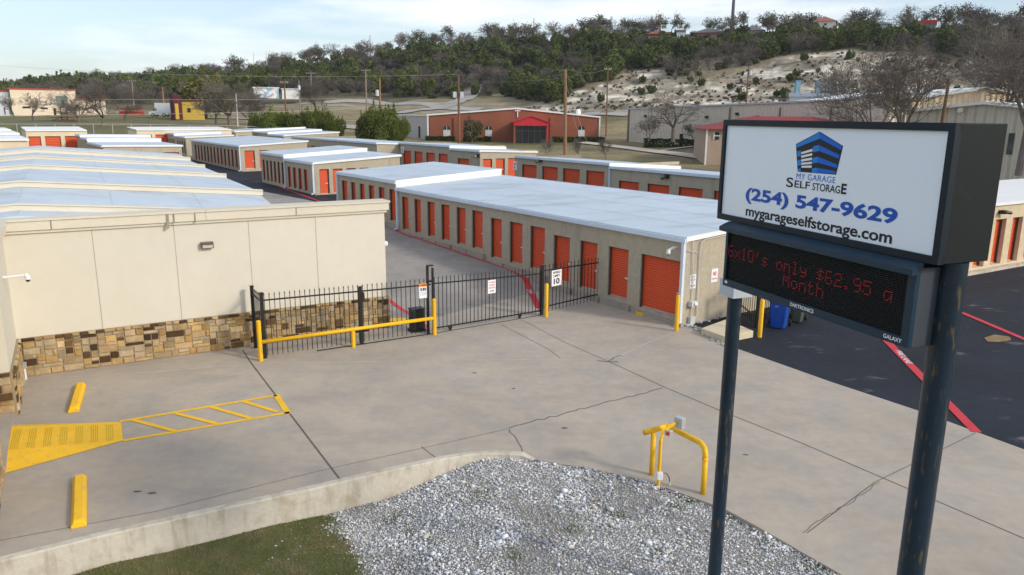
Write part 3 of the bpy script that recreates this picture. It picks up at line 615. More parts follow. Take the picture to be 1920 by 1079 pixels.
# sidewalk, ramp, kerb wall
m = MB(); m.fbox(C0, CD, CE, -1.6, -.02, -6.88, -3.42, -.1, .15); o = m.build('sidewalk', M_conc); tag(o, kind='structure')
A1, A2, A3, A4, A5 = [Vector(pxy(*q)) for q in ((20, 812), (227, 792), (231, 827), (8, 858), (8, 889))]
m = MB(); up = .15
m.add([(*A1, up), (*A2, .012), (*A3, .012), (*A4, up)], [(0, 1, 2, 3)]); m.add([(*A4, up), (*A3, .012), (*A5, .012)], [(0, 2, 1)])
top = A1 + (A1 - A4).normalized() * .5; m.add([(*A1, up), (*A2, .012), (*top, .012)], [(0, 1, 2)])
m.add([(*A1, up), (*A4, up), (*A4, 0), (*A1, 0)], [(0, 1, 2, 3)]); m.add([(*A4, up), (*A5, .012), (*A4, 0)], [(0, 1, 2)])
ramp = m.build('curb_ramp', M_yel); tag(ramp, 'yellow painted curb ramp with grooved strips beside the stone wall', 'ramp')
m = MB()
for k in range(7):
    f0_ = .05 + k * .135
    for j in range(4):
        t_ = f0_ + j * .018
        a_, b_ = A1.lerp(A2, t_), A4.lerp(A3, t_); z = up + (.012 - up) * t_ + .002; dd = (A2 - A1).normalized() * .012
        a2, b2 = a_.lerp(b_, .12), a_.lerp(b_, .96); m.quad((*(a2 - dd), z), (*(a2 + dd), z), (*(b2 + dd), z), (*(b2 - dd), z))
m.build('groove', mat('yellow_groove', (.62, .40, .02), .7), ramp)
# kerb retaining wall
ke = [tuple(k0)] + kerb_edge; m = MB(); tops, outs, bots = [], [], []
cum = 0; kk = []
for i, q in enumerate(ke):
    p = Vector(q); t_ = (Vector(ke[min(i + 1, len(ke) - 1)]) - Vector(ke[max(i - 1, 0)])).normalized(); n_ = Vector((t_.y, -t_.x)); wd_ = .20 if i < len(ke) - 1 else .10
    kk.append((p, n_, wd_))
prof_ = [(0, -.02), (.0, .05), (.03, .075), (.17, .075), (.20, .05), (.30, -1.0)]
for i, (p, n_, wd_) in enumerate(kk):
    for x_, z in prof_:
        zz = z * (1 if i < len(kk) - 1 else .1); m.v.append((*(p + n_ * x_ * wd_ / .20), zz if z > -.5 else z))
for i in range(len(kk) - 1):
    for j in range(5): a_ = i * 6 + j; m.f.append((a_, a_ + 6, a_ + 7, a_ + 1))
ko = m.build('kerb_wall', M_kerb); tag(ko, kind='structure')
# wheel stops
def wheelstop(u0, v0, u1, v1, label):
    a_, b_ = P(u0, v0), P(u1, v1); d_ = (b_ - a_).xy; Ln = d_.length; d_.normalize(); n_ = Vector((d_.y, -d_.x))
    M = Matrix(((n_.x, d_.x, 0, a_.x), (n_.y, d_.y, 0, a_.y), (0, 0, 1, 0), (0, 0, 0, 1)))
    m = MB(); pr = [(-.13, .002), (-.13, .06), (-.075, .14), (.075, .14), (.13, .06), (.13, .002)]
    k = len(pr); m.add([M @ Vector((x * (1 if 0 < j < 3 else .97), y + (0 if 0 < j < 3 else 0), z * (1 if 0 < j < 3 else .8))) for j, y in enumerate((0, .05, Ln - .05, Ln)) for x, z in pr],
        [(j * k + i, j * k + (i + 1) % k, (j + 1) * k + (i + 1) % k, (j + 1) * k + i) for j in range(3) for i in range(k)] + [tuple(range(k))[::-1], tuple(range(3 * k, 4 * k))])
    o = m.build('wheel_stop', M_yel, bevel=.008); tag(o, label, 'wheel stop', 'yellow wheel stops')
wheelstop(138, 774, 152, 725, 'yellow concrete wheel stop nearer the stone wall beyond the ramp')
wheelstop(148, 990, 150, 900, 'yellow concrete wheel stop nearer the kerb in front of the ramp')
#--PART3--
# ------------------------------------------------------------------ fence, gate, bollards
FP = [Vector(q) for q in ((-8.36, 23.76), (-7.72, 22.73), (-5.0, 24.33), (-2.81, 25.62), (1.15, 28.30), (3.75, 30.75))]
def picket_panel(T, p, q, zt, zb, n, top=.16, foot=.07, z1=None, nm='picket', tip=True):
    """rails and pickets between two points; each picket drawn in one mesh (surface pattern)"""
    z1 = z1 if z1 is not None else zt; d = (q - p); Ln = d.length; d.normalize(); nn_ = Vector((-d.y, d.x))
    r = MB(); 
    for za, zb2 in ((zt, z1), (zb, zb)):
        v8 = [(*(p + d * w_ + nn_ * t), (za + (zb2 - za) * w_ / Ln) + h) for h in (-.022, .022) for w_, t in ((0, -.02), (Ln, -.02), (Ln, .02), (0, .02))]
        r.add(v8, [(3, 2, 1, 0), (4, 5, 6, 7), (0, 1, 5, 4), (1, 2, 6, 5), (2, 3, 7, 6), (3, 0, 4, 7)])
    r.build('rail', M_black, T)
    m = MB()
    for i in range(n):
        w_ = Ln * (i + .5) / n; c = p + d * w_; zz = zt + (z1 - zt) * w_ / Ln; a = .0095
        M = Matrix(((d.x, nn_.x, 0, c.x), (d.y, nn_.y, 0, c.y), (0, 0, 1, 0), (0, 0, 0, 1)))
        m.box(-a, a, -a, a, foot, zz + top, M)
        if tip: m.add([M @ Vector(v) for v in ((-.018, -.018, zz + top), (.018, -.018, zz + top), (.018, .018, zz + top), (-.018, .018, zz + top), (0, 0, zz + top + .09))], [(0, 1, 4), (1, 2, 4), (2, 3, 4), (3, 0, 4), (3, 2, 1, 0)])
    o = m.build(nm, M_black, T); return o
def post(T, p, h, s=.05, d=CD):
    m = MB(); M = Matrix(((d.x, -d.y, 0, p.x), (d.y, d.x, 0, p.y), (0, 0, 1, 0), (0, 0, 0, 1)))
    m.box(-s, s, -s, s, -.02, h, M); m.box(-s - .012, s + .012, -s - .012, s + .012, h, h + .03, M); return m.build('post', M_black, T)
T = thing('metal_fence', 'black picket fence panel standing before the patterned stone base left of the gate', 'fence', (*FP[1], 0), 0)
post(T, FP[0], 2.06); post(T, FP[1], 2.08); post(T, FP[2], 1.93)
picket_panel(T, FP[0], FP[1], 1.82, .6, 8); picket_panel(T, FP[1], FP[2], 1.86, .52, 20, z1=1.80); picket_panel(T, FP[2], FP[3], 1.80, .52, 15, z1=1.76)
m = MB(); dd = (FP[3] - FP[1]).normalized(); m.fbox(FP[1] + dd * 1.6 + Vector((.05, -.08)), dd, Vector((-dd.y, dd.x)), 0, 4.0, -.02, .02, .012, .03); m.build('ground_track', M_black, T)
m = MB(); m.fbox(FP[2], CD, -CE, .03, .13, -.06, .06, 1.5, 1.75); m.fbox(FP[2], CD, -CE, -.2, .22, -.08, .08, .42, .47); m.build('roller_bracket', M_black, T)
# gate
gp, gq = FP[3], FP[4]; gd = (gq - gp).normalized(); gn = Vector((-gd.y, gd.x))
T = thing('sliding_gate', 'black metal sliding gate closed across the drive between two yellow posts', 'gate', (*gp, 0), 0)
picket_panel(T, gp + gd * .06, gq - gd * .05, 1.78, .17, 29, z1=1.62, top=.24, foot=.12, tip=False)
m = MB()
for k in (.08, .42, -.0): pass
m.fbox(gp, gd, gn, .04, .08, -.02, .02, .1, 1.95); m.fbox(gq, gd, gn, -.09, -.05, -.02, .02, .1, 1.75); m.build('gate_frame', M_black, T)
for w_ in (.75, 3.75):
    m = MB(); c = gp + gd * w_; m.tube([(*(c - gn * .02), .065), (*(c + gn * .02), .065)], .06, 12); m.fbox(c, gd, gn, -.07, .07, -.03, .03, .09, .15); m.build('wheel', M_black, T)
m = MB(); m.fbox(gp, gd, gn, .1, (gq - gp).length, -.07, -.03, .004, .012); m.build('ground_track', M_black, T)
T = thing('gate_post', 'tall black double upright with a top bar holding the gate rollers', 'gate post', (*gp, 0), 0)
m = MB(); m.fbox(gp, gd, gn, -.16, -.09, -.04, .04, 0, 2.42); m.fbox(gp, gd, gn, .0, .06, -.12, -.05, 0, 2.36); m.build('upright', M_black, T)
m = MB(); m.fbox(gp, gd, gn, -.155, .055, -.115, .035, 2.42, 2.46); m.fbox(gp, gd, gn, -.155, .055, -.10, .03, 1.86, 1.92); m.build('crossbar', M_black, T)
T = thing('fence_post', 'black square post at the latch end of the gate', 'fence post', (*gq, 0), 0); post(T, gq, 1.92, .055)
T = thing('metal_fence', 'black picket fence panel between the gate and the long storage row', 'fence', (*gq, 0), 0)
picket_panel(T, gq + Vector((.05, .05)), FP[5], 1.72, .29, 17, z1=1.62)
# fence by the bins
b0 = Vector(pxy(1402, 612)); b1 = Vector(pxy(1452, 600)) 
T = thing('metal_fence', 'short black picket fence behind the blue bin', 'fence', (*b0, 0), 0)
bq = Vector(pxy(1418, 614)); bA = W2(-.03, hit(B0, PP, 1386, 590)[0])
picket_panel(T, bA, bq, 1.6, .35, 8, z1=1.6); post(T, bq, 1.75); bE = bq + Vector((.9, 1.1)); picket_panel(T, bq, bE, 1.6, .35, 9)
# operator box
q = P(775, 624); T = thing('gate_opener', 'black gate motor cabinet on the ground behind the yellow rail', 'gate motor', (q.x, q.y, 0), 0)
m = MB(); m.fbox(q.xy + Vector((.1, .25)), CD, -CE, -.24, .24, -.17, .17, .08, .78); m.build('cabinet', mat('black_plastic', (.03, .03, .032), .5, var=.1), T, bevel=.03)
m = MB(); m.fbox(q.xy + Vector((.1, .25)), CD, -CE, -.28, .28, -.2, .2, .0, .08); m.build('base', M_black, T); m = MB(); m.fbox(q.xy + Vector((.1, .25)), CD, -CE, -.26, .26, -.19, .19, .79, .83); m.build('lid', M_black, T, bevel=.01)
# bollards
def bollard(x, y, h, label, r=.075):
    m = MB(); m.tube([(x, y, -.01), (x, y, h - .04), (x, y, h - .015), (x, y, h)], [r, r, r * .8, r * .35], 20)
    o = m.build('bollard', M_yelpipe, smooth=True); tag(o, label, 'bollard', 'yellow steel bollards'); 
    at_ = o.modifiers.new('e', 'EDGE_SPLIT'); at_.split_angle = math.radians(40); return o
bollard(1.31, 28.0, 1.30, 'yellow bollard at the right end of the closed gate')
bollard(5.89, 26.16, 1.33, 'yellow bollard at the corner of the widest orange door')
bollard(8.66, 25.5, 1.34, 'yellow bollard beside the blue bin')
T = thing('guard_rail', 'yellow pipe guard rail with three posts in front of the left fence', 'guard rail', (-7.77, 22.45, 0), 0)
pa, pb, pc = Vector((-7.77, 22.45)), Vector((-2.69, 25.47)), Vector((-5.21, 23.96))
for p, h in ((pa, 1.30), (pc, .55), (pb, 1.29)):
    m = MB(); m.tube([(p.x, p.y, -.01), (p.x, p.y, h - .03), (p.x, p.y, h)], [.07, .07, .04], 18); o = m.build('post', M_yelpipe, T, smooth=True); e_ = o.modifiers.new('e', 'EDGE_SPLIT'); e_.split_angle = math.radians(40)
m = MB(); m.tube([(pa.x, pa.y, .60), (pb.x, pb.y, .60)], .06, 16); m.build('rail', M_yelpipe, T, smooth=True)
# ------------------------------------------------------------------ keypad pedestal and its pipe guard
T = thing('pipe_guard', 'yellow bent pipe guard round the entry keypad with two posts', 'guard rail', (3.02, 14.985, 0), 0)
zt = .99; a_, b_, c_ = Vector((2.81, 14.93, zt)), Vector((3.36, 15.25, zt + .02)), Vector((3.91, 14.40, zt)); e_ = Vector((3.92, 14.17, zt - .02))
m = MB(); m.tube([a_, a_.lerp(b_, .8), b_, b_.lerp(c_, .15), c_.lerp(b_, .05), Vector((3.915, 14.25, zt - .03)), Vector((3.92, 14.18, zt - .12)), Vector((3.92, 14.17, zt - .25))], .058, 16); m.build('bent_pipe', M_yelpipe, T, smooth=True)
for x, y, h in ((3.02, 14.985, .97), (3.923, 14.167, .8)):
    m = MB(); m.tube([(x, y, -.01), (x, y, h)], .056, 16); m.build('post', M_yelpipe, T, smooth=True)
m = MB(); m.tube([(3.923, 14.167, .735), (3.923, 14.167, .755)], .066, 16); m.build('collar', M_yelpipe, T)
T = thing('keypad_stand', 'yellow gooseneck stand carrying the grey entry keypad', 'keypad', (3.075, 14.50, -.05), 0)
m = MB(); gx, gy = 3.075, 14.50; m.tube([(gx, gy, -.1), (gx, gy, 1.02), (gx + .06, gy + .12, 1.17), (3.42, 14.78, 1.27)], .036, 4); m.build('gooseneck', M_yelpipe, T)
kd = Vector((.62, -.78)).normalized(); kn = Vector((-kd.y, kd.x)) * -1; kc = Vector((3.50, 14.80))
m = MB(); m.fbox(kc, kd, -kn, -.10, .10, -.04, .09, 1.15, 1.39); m.build('keypad_box', M_steel, T, bevel=.006)
m = MB(); m.fbox(kc, kd, -kn, -.07, .07, .091, .096, 1.19, 1.35); m.build('keypad', M_black, T)
m = MB(); m.fbox(Vector((3.26, 14.62)), kd, -kn, -.07, .07, -.05, .05, 1.07, 1.19); o = m.build('switch_box', M_steel, T, bevel=.006)
m = MB(); m.tube([Vector((3.26, 14.62, 1.13)) + Vector((-.03, -.05, 0)), Vector((3.26, 14.62, 1.13)) + Vector((-.045, -.075, 0))], .035, 12); m.build('red_button', mat('red_plastic', (.6, .03, .04), .4), o)
m = MB(); m.fbox(Vector((gx, gy)), Vector((1, 0)), Vector((0, -1)), -.05, .07, .0, .1, .17, .32); m.build('junction_box', M_plwhite, T, bevel=.01)
m = MB(); m.tube([(gx + .05, gy - .05, .3), (gx + .15, gy - .02, .29), (gx + .22, gy, .18), (gx + .24, gy, -.02)], .012, 6); m.build('hose', mat('hose', (.2, .14, .1), .6), T)
m = MB(); m.tube([(gx + .24, gy, -.03), (gx + .24, gy, .08)], .022, 8); m.build('conduit', M_plwhite, T)
# ------------------------------------------------------------------ lettering
def text_mesh(s, sz=1, bold=0.0, extrude=0, space=1.0):
    c = bpy.data.curves.new('t', 'FONT'); c.body = s; c.size = sz; c.offset = bold; c.extrude = extrude; c.space_character = space; c.align_x = 'LEFT'; c.resolution_u = 6
    o = bpy.data.objects.new('t', c); COL.objects.link(o); bpy.context.view_layer.update()
    dg = bpy.context.evaluated_depsgraph_get(); me = bpy.data.meshes.new_from_object(o.evaluated_get(dg)); COL.objects.unlink(o); bpy.data.objects.remove(o); return me
def put_text(name, s, org, d, n, w0, w1, z0, z1, t, m, parent, bold=0.02, space=1.0):
    """fit text to a box on a vertical plane; baseline box is the glyph bounds"""
    me = text_mesh(s, 1, bold, 0, space); vs = [v.co for v in me.vertices]
    x0, x1 = min(v.x for v in vs), max(v.x for v in vs); y0, y1 = min(v.y for v in vs), max(v.y for v in vs)
    mb = MB(); mb.v = []
    for v in vs:
        w_ = w0 + (v.x - x0) / (x1 - x0) * (w1 - w0); z = z0 + (v.y - y0) / (y1 - y0) * (z1 - z0); mb.v.append((org[0] + d[0] * w_ + n[0] * t, org[1] + d[1] * w_ + n[1] * t, z))
    mb.f = [tuple(p.vertices) for p in me.polygons]; return mb.build(name, m, parent)
M_ink = mat('black_ink', (.012, .014, .02), .5, var=0); M_redink = mat('red_ink', (.62, .02, .05), .5, var=0); M_signw = mat('sign_white', (.80, .81, .82), .45, var=.02); M_orink = mat('orange_ink', (.85, .22, .02), .5, var=0)
def plaque(label, org, d, n, w0, w1, z0, z1, texts, t=.0, m=None, extra=None):
    c = Vector((org[0] + d[0] * (w0 + w1) / 2 + n[0] * t, org[1] + d[1] * (w0 + w1) / 2 + n[1] * t)); T = thing('sign', label, 'sign', (c.x, c.y, z0), 0)
    q = MB(); q.fbox(org, d, n, w0, w1, t, t + .004, z0, z1); q.build('panel', m or M_signw, T)
    if extra:
        for (a, b, c0, c1, mm) in extra:
            q = MB(); q.fbox(org, d, n, w0 + (w1 - w0) * a, w0 + (w1 - w0) * b, t + .004, t + .0055, z0 + (z1 - z0) * c0, z0 + (z1 - z0) * c1); q.build('colour_band', mm, T)
    for s, a, b, c0, c1, mm, bo in texts:
        put_text('lettering', s, org, d, n, w0 + (w1 - w0) * a, w0 + (w1 - w0) * b, z0 + (z1 - z0) * c0, z0 + (z1 - z0) * c1, t + .0065, mm, T, bo)
    return T
fd = (FP[5] - gq).normalized(); fn = Vector((fd.y, -fd.x))
w0, zt_ = hit(gq, fd, 1033.5, 508); w1, _ = hit(gq, fd, 1051.8, 508); _, zb_ = hit(gq, fd, 1041, 536)
plaque('white SPEED LIMIT 10 sign on the fence right of the gate', gq, fd, fn, w0, w1, zb_, zt_, [('SPEED', .12, .88, .78, .92, M_ink, .03), ('LIMIT', .17, .83, .57, .71, M_ink, .03), ('10', .2, .8, .12, .48, M_ink, .03)], t=.035)
gnn = Vector((gd.y, -gd.x)); w0, zt_ = hit(gp, gd, 914, 526); w1, _ = hit(gp, gd, 928.5, 526); _, zb_ = hit(gp, gd, 921, 550)
plaque('small white notice with red lettering hanging on the gate', gp, gd, gnn, w0, w1, zb_, zt_, [('NO TRESPASSING', .1, .9, .78, .88, M_redink, .02), ('VIOLATORS', .15, .85, .56, .68, M_redink, .02), ('WILL BE TOWED', .1, .9, .36, .48, M_redink, .02), ('24 HRS', .22, .78, .12, .25, M_ink, .02)], t=.03)
w0, zt_ = hit(FP[2], (FP[3] - FP[2]).normalized(), 785, 532.5); w1, _ = hit(FP[2], (FP[3] - FP[2]).normalized(), 800.6, 532); _, zb_ = hit(FP[2], (FP[3] - FP[2]).normalized(), 793, 559)
d2 = (FP[3] - FP[2]).normalized(); n2 = Vector((d2.y, -d2.x))
plaque('white warning notice with an orange top band left of the gate post', FP[2], d2, n2, w0, w1, zb_, zt_, [('WARNING', .22, .88, .82, .94, M_ink, .02), ('Moving gate can', .1, .9, .36, .41, M_ink, 0), ('cause injury', .1, .9, .28, .33, M_ink, 0), ('or death', .1, .7, .20, .25, M_ink, 0)], t=.03, extra=[(.0, 1, .78, 1, M_orink), (.15, .85, .5, .7, mat('navy_ink', (.03, .08, .16), .5, var=0)), (.3, .45, .52, .68, M_signw), (.6, .75, .53, .66, M_signw)])
# signs and fittings on the end wall of the long row
eo = W2(0, 0); ed_, en_ = PP, -A
w0, zt_ = hit(eo, ed_, 1334, 505); w1, _ = hit(eo, ed_, 1346, 505); _, zb_ = hit(eo, ed_, 1340, 529)
plaque('white NO PARKING sign with red letters on the tan end wall', eo, ed_, en_, w0, w1, zb_, zt_, [('NO', .25, .8, .48, .78, M_redink, .04), ('PARKING', .08, .92, .2, .32, M_redink, .02)], t=.01)
w0, zt_ = hit(eo, ed_, 1294, 516); w1, _ = hit(eo, ed_, 1305, 516); _, zb_ = hit(eo, ed_, 1299, 541)
plaque('white notice with black letters half behind the grey conduit on the end wall', eo, ed_, en_, w0, w1, zb_, zt_, [('STOP', .2, .85, .78, .9, M_ink, .02), ('GATE', .15, .85, .56, .70, M_ink, .02), ('AT', .3, .7, .36, .48, M_ink, .02), ('NIGHT', .1, .9, .12, .26, M_ink, .02)], t=.01)
T = thing('conduit_pipe', 'grey electrical conduit with meter boxes climbing the end wall corner', 'conduit', (*W2(-.1, .4), 0), 0)
def ew(u, v, t=.06): w_, z = hit(eo, ed_, u, v); q = eo + PP * w_ - A * t; return (q.x, q.y, z)
m = MB(); m.tube([ew(1300, 597), ew(1304, 590), ew(1310, 470), ew(1312, 455), ew(1320, 449), ew(1362, 440)], .022, 8); m.tube([ew(1292, 605), ew(1296, 545), ew(1297, 452)], .018, 8); m.tube([ew(1286, 470), ew(1308, 473)], .012, 6); m.build('pipe', mat('grey_pipe', (.62, .60, .55), .6), T)
for u0, v0, u1, v1, dep in ((1290, 565, 1300, 573, .2), (1289, 594, 1297, 606, .16), (1281, 608, 1292, 618, .2)):
    wa, za = hit(eo, ed_, u0, v0); wb, zb2 = hit(eo, ed_, u1, v1); m = MB(); m.fbox(eo, ed_, en_, wa, wb, .005, dep, min(za, zb2), max(za, zb2)); m.build('meter_box', mat('grey_box', (.58, .59, .58), .5), T, bevel=.01)
m = MB(); m.tube([ew(1294, 569, .2), ew(1298, 569, .24)], .06, 12); m.build('meter', M_plwhite, T)
# camera on the left face
w_, z_ = hit(B0, A, 1270, 470); q = B0 + A * w_ - PP * .0
T = thing('security_camera', 'white security camera on a bent arm above the widest orange door', 'camera', (q.x, q.y, z_), 0)
m = MB(); m.tube([(*q, z_ + .12), (*(q - PP * .25 - A * 0), z_ + .12), (*(q - PP * .38 + A * .05), z_ + .05)], .045, 8); m.build('arm', M_plwhite, T)
q2 = q - PP * .4 + A * .06; m = MB(); m.tube([(*q2, z_ + .07), (*q2, z_ - .03), (*q2, z_ - .1)], [.05, .085, .07], 12); m.build('housing', M_plwhite, T); m = MB(); m.tube([(*q2, z_ - .1), (*q2, z_ - .15)], [.055, .02], 10); m.build('lens', M_black, T)
# low concrete step beside the end wall
T = MB(); p1, p2, p3, p4 = [Vector(pxy(*q)) for q in ((1314, 627), (1358, 643), (1412, 632), (1360, 610))]
T.add([(*p, z) for z in (-.02, .22) for p in (p1, p2, p3, p4)], [(4, 5, 6, 7), (0, 1, 5, 4), (1, 2, 6, 5), (2, 3, 7, 6), (3, 0, 4, 7)]); o = T.build('concrete_pad', mat('pale_slab', (.62, .54, .38), .9, var=.08), bevel=.015); tag(o, 'pale raised concrete pad at the foot of the tan end wall', 'concrete pad')
# wheelie bins
def bin_(c, col, label, yaw, w_=.6, dp=.7, h=1.06, letters=None):
    m_ = mat('bin_' + label[:6].strip(), col, .45, var=.05, spec=.5); T = thing('wheelie_bin', label, 'bin', (c.x, c.y, 0), 0, 'rolling bins by the short fence')
    d = Vector((math.cos(yaw), math.sin(yaw))); n = Vector((d.y, -d.x)); X = lambda x, y, z: (c.x + d.x * x + n.x * y, c.y + d.y * x + n.y * y, z)
    m = MB(); rings = []
    for z, s in ((.03, .78), (.5, .88), (h * .8, .97), (h * .82, 1.06), (h * .9, 1.06)):
        hw, hd = w_ / 2 * s, dp / 2 * s; ch = .06; rings.append([X(x, y, z) for x, y in ((-hw + ch, -hd), (hw - ch, -hd), (hw, -hd + ch), (hw, hd - ch), (hw - ch, hd), (-hw + ch, hd), (-hw, hd - ch), (-hw, -hd + ch))])
    m.v = [v for r in rings for v in r]
    for i in range(len(rings) - 1):
        for j in range(8): m.f.append((i * 8 + j, i * 8 + (j + 1) % 8, (i + 1) * 8 + (j + 1) % 8, (i + 1) * 8 + j))
    m.f.append(tuple(range(8))[::-1]); m.f.append(tuple(range((len(rings) - 1) * 8, len(rings) * 8))); m.build('body', m_, T, bevel=.008)
    l = MB(); hw, hd = w_ / 2 * 1.08, dp / 2 * 1.1
    l.add([X(-hw, -hd, h * .9), X(hw, -hd, h * .9), X(hw, hd, h * .9), X(-hw, hd, h * .9), X(-hw * .9, -hd * .8, h), X(hw * .9, -hd * .8, h), X(hw * .9, hd * .9, h * .98), X(-hw * .9, hd * .9, h * .98)], [(4, 5, 6, 7), (0, 1, 5, 4), (1, 2, 6, 5), (2, 3, 7, 6), (3, 0, 4, 7), (3, 2, 1, 0)]); l.build('lid', m_, T, bevel=.02)
    hnd = MB(); hnd.tube([X(-hw * .8, -hd - .08, h * .93), X(hw * .8, -hd - .08, h * .93)], .018, 8); hnd.build('handle', m_, T)
    for s in (-1, 1):
        q = MB(); q.tube([X(s * (w_ / 2 - .02), -dp / 2 + .02, .12), X(s * (w_ / 2 + .06), -dp / 2 + .02, .12)], .12, 16); q.build('wheel', M_black, T)
    return T, c, d, n, w_, dp, h
by = math.atan2(-.45, .9)
bc = Vector(pxy(1459, 613)); tb = bin_(bc, (.004, .06, .36), 'blue plastic wheelie bin by the short black fence', by, h=1.22, w_=.68, dp=.78)
put_text('lettering', 'CITY OF HARKER', tb[1] + tb[3] * 0, tb[2], tb[3], -.2, .05, .78, .84, tb[5] / 2 * 1.0 + .02, M_signw, tb[0], 0.0) if 0 else None
put_text('lettering', 'CITY', tb[1], tb[2], tb[3], -.12, .0, .82, .87, tb[5] / 2 * .97 + .02, M_signw, tb[0], 0.0)
bin_(Vector(pxy(1494, 602)), (.07, .09, .06), 'dark green plastic wheelie bin right of the blue one', by, h=1.0, w_=.5)
# ------------------------------------------------------------------ the big roadside sign
so = Vector((2.946, 10.806)); sdv = Vector((.349, -.937)).normalized(); sn = Vector((-.937, -.349)).normalized(); ZB, ZT_, SL, SD = 6.085, 7.452, 3.66, .66
M_navy = mat('navy_metal', (.006, .014, .024), .45, var=.15, vscale=3, spec=.25); M_slate = mat('slate_metal', (.008, .012, .013), .6, var=.12, vscale=2, spec=.2, streak=((.05, .05, .05), (3, 3, 3), .66, .76, .5))
M_pole = mat('pole_paint', (.009, .024, .042), .33, var=.2, vscale=4, spec=.5, streak=((.13, .09, .045), (16, 16, 3.0), .585, .66, .75))
T = thing('roadside_sign', 'large storage company sign, white panel over red lettered display, on two dark poles', 'sign', (so.x, so.y, 0), 0)
m = MB(); m.fbox(so, sdv, -sn, 0, SL, .03, SD, ZB, ZT_); m.build('cabinet', M_slate, T, bevel=.008)
m = MB(); b = .075
for w0, w1, z0, z1 in ((0, SL, ZT_ - b, ZT_ + .004), (0, SL, ZB - .004, ZB + b), (-.004, b * .8, ZB + b, ZT_ - b), (SL - b, SL + .004, ZB + b, ZT_ - b)): m.fbox(so, sdv, sn, w0, w1, -.05, .03, z0, z1)
m.build('frame', M_navy, T)
m = MB(); m.fbox(so, sdv, sn, b * .8, SL - b, -.03, .0, ZB + b, ZT_ - b); fc = m.build('sign_face', mat('sign_face', (.80, .87, .95), .28, var=.012, spec=.5), T)
SS = lambda w_, z, t=.0: (so.x + sdv.x * w_ + sn.x * t, so.y + sdv.y * w_ + sn.y * t, z)
def c7(x, y): return hit(so, sdv, 1440 + x / 4.692, 230 + y / 4.692)
def poly(pts, t, m_, nm='emblem'):
    q = MB(); q.quad(*[SS(*c7(*p), t) for p in pts]); return q
MB1 = mat('logo_blue_light', (.01, .22, .68), .4, var=0); MB2 = mat('logo_blue', (.0, .13, .62), .4, var=0); MBp = mat('phone_blue', (.005, .085, .45), .4, var=0)
q = poly([(457, 80), (662, 207), (600, 460), (262, 433), (247, 190)], .003, M_ink); q.build('emblem', M_ink, fc)
lb = MB(); db = MB(); wb_ = MB()
for pts in ([(253, 193), (457, 88), (457, 142), (255, 222)], [(400, 212), (448, 197), (450, 250), (398, 262)], [(394, 315), (438, 300), (436, 352), (392, 362)], [(390, 405), (432, 398), (430, 441), (388, 440)], [(260, 255), (292, 246), (292, 296), (261, 302)], [(262, 332), (292, 328), (292, 378), (264, 382)], [(264, 408), (290, 402), (290, 430), (266, 430)]): lb.quad(*[SS(*c7(*p), .005) for p in pts])
for pts in ([(457, 88), (655, 210), (645, 242), (457, 142)], [(448, 197), (632, 285), (625, 318), (450, 250)], [(438, 300), (613, 370), (606, 402), (436, 352)], [(432, 398), (600, 430), (597, 453), (430, 441)]): db.quad(*[SS(*c7(*p), .005) for p in pts])
for pts in ([(295, 262), (394, 232), (394, 254), (295, 280)], [(295, 292), (392, 270), (392, 290), (295, 312)], [(295, 325), (390, 308), (390, 330), (295, 345)], [(295, 355), (388, 345), (388, 365), (295, 372)], [(297, 382), (387, 378), (387, 399), (297, 398)]): wb_.quad(*[SS(*c7(*p), .005) for p in pts])
lb.build('emblem', MB1, fc); db.build('emblem', MB2, fc); wb_.build('emblem', M_signw, fc)
tx = lambda s, w0, w1, z0, z1, m_, bo, sp=1.0: put_text('lettering', s, so, sdv, sn, w0, w1, z0, z1, .004, m_, fc, bo, sp)
tx('MY GARAGE', 1.52, 2.17, 6.760, 6.832, MB2, -.004, 1.06)
tx('S', 1.35, 1.475, 6.648, 6.768, M_ink, .012); tx('ELF', 1.50, 1.765, 6.655, 6.742, M_ink, .010); tx('STORAG', 1.81, 2.255, 6.650, 6.738, M_ink, .010); tx('E', 2.27, 2.35, 6.650, 6.768, M_ink, .03)
tx('(254) 547-9629', .57, 3.09, 6.36, 6.575, MBp, .035); tx('mygarageselfstorage.com', .60, 3.055, 6.155, 6.33, M_ink, .022)
# poles
for w_, off_, r, ztop, zb, nm in ((.04, .35, .104, 5.02, -.5, ''), (3.53, .35, .138, 6.079, -.5, '')):
    q = so + sdv * w_ - sn * off_; m = MB(); m.tube([(q.x, q.y, zb), (q.x, q.y, 2), (q.x, q.y, 4), (q.x, q.y, ztop)], r, 28); o = m.build('pole', M_pole, T, smooth=True); e_ = o.modifiers.new('e', 'EDGE_SPLIT'); e_.split_angle = math.radians(40)
q = so + sdv * .05 - sn * .35; m = MB(); m.fbox(q, sdv, sn, -.17, .17, -.17, .17, 4.93, 5.17); m.build('pole_cap', mat('pale_metal', (.50, .55, .62), .4, var=.05), T, bevel=.006)
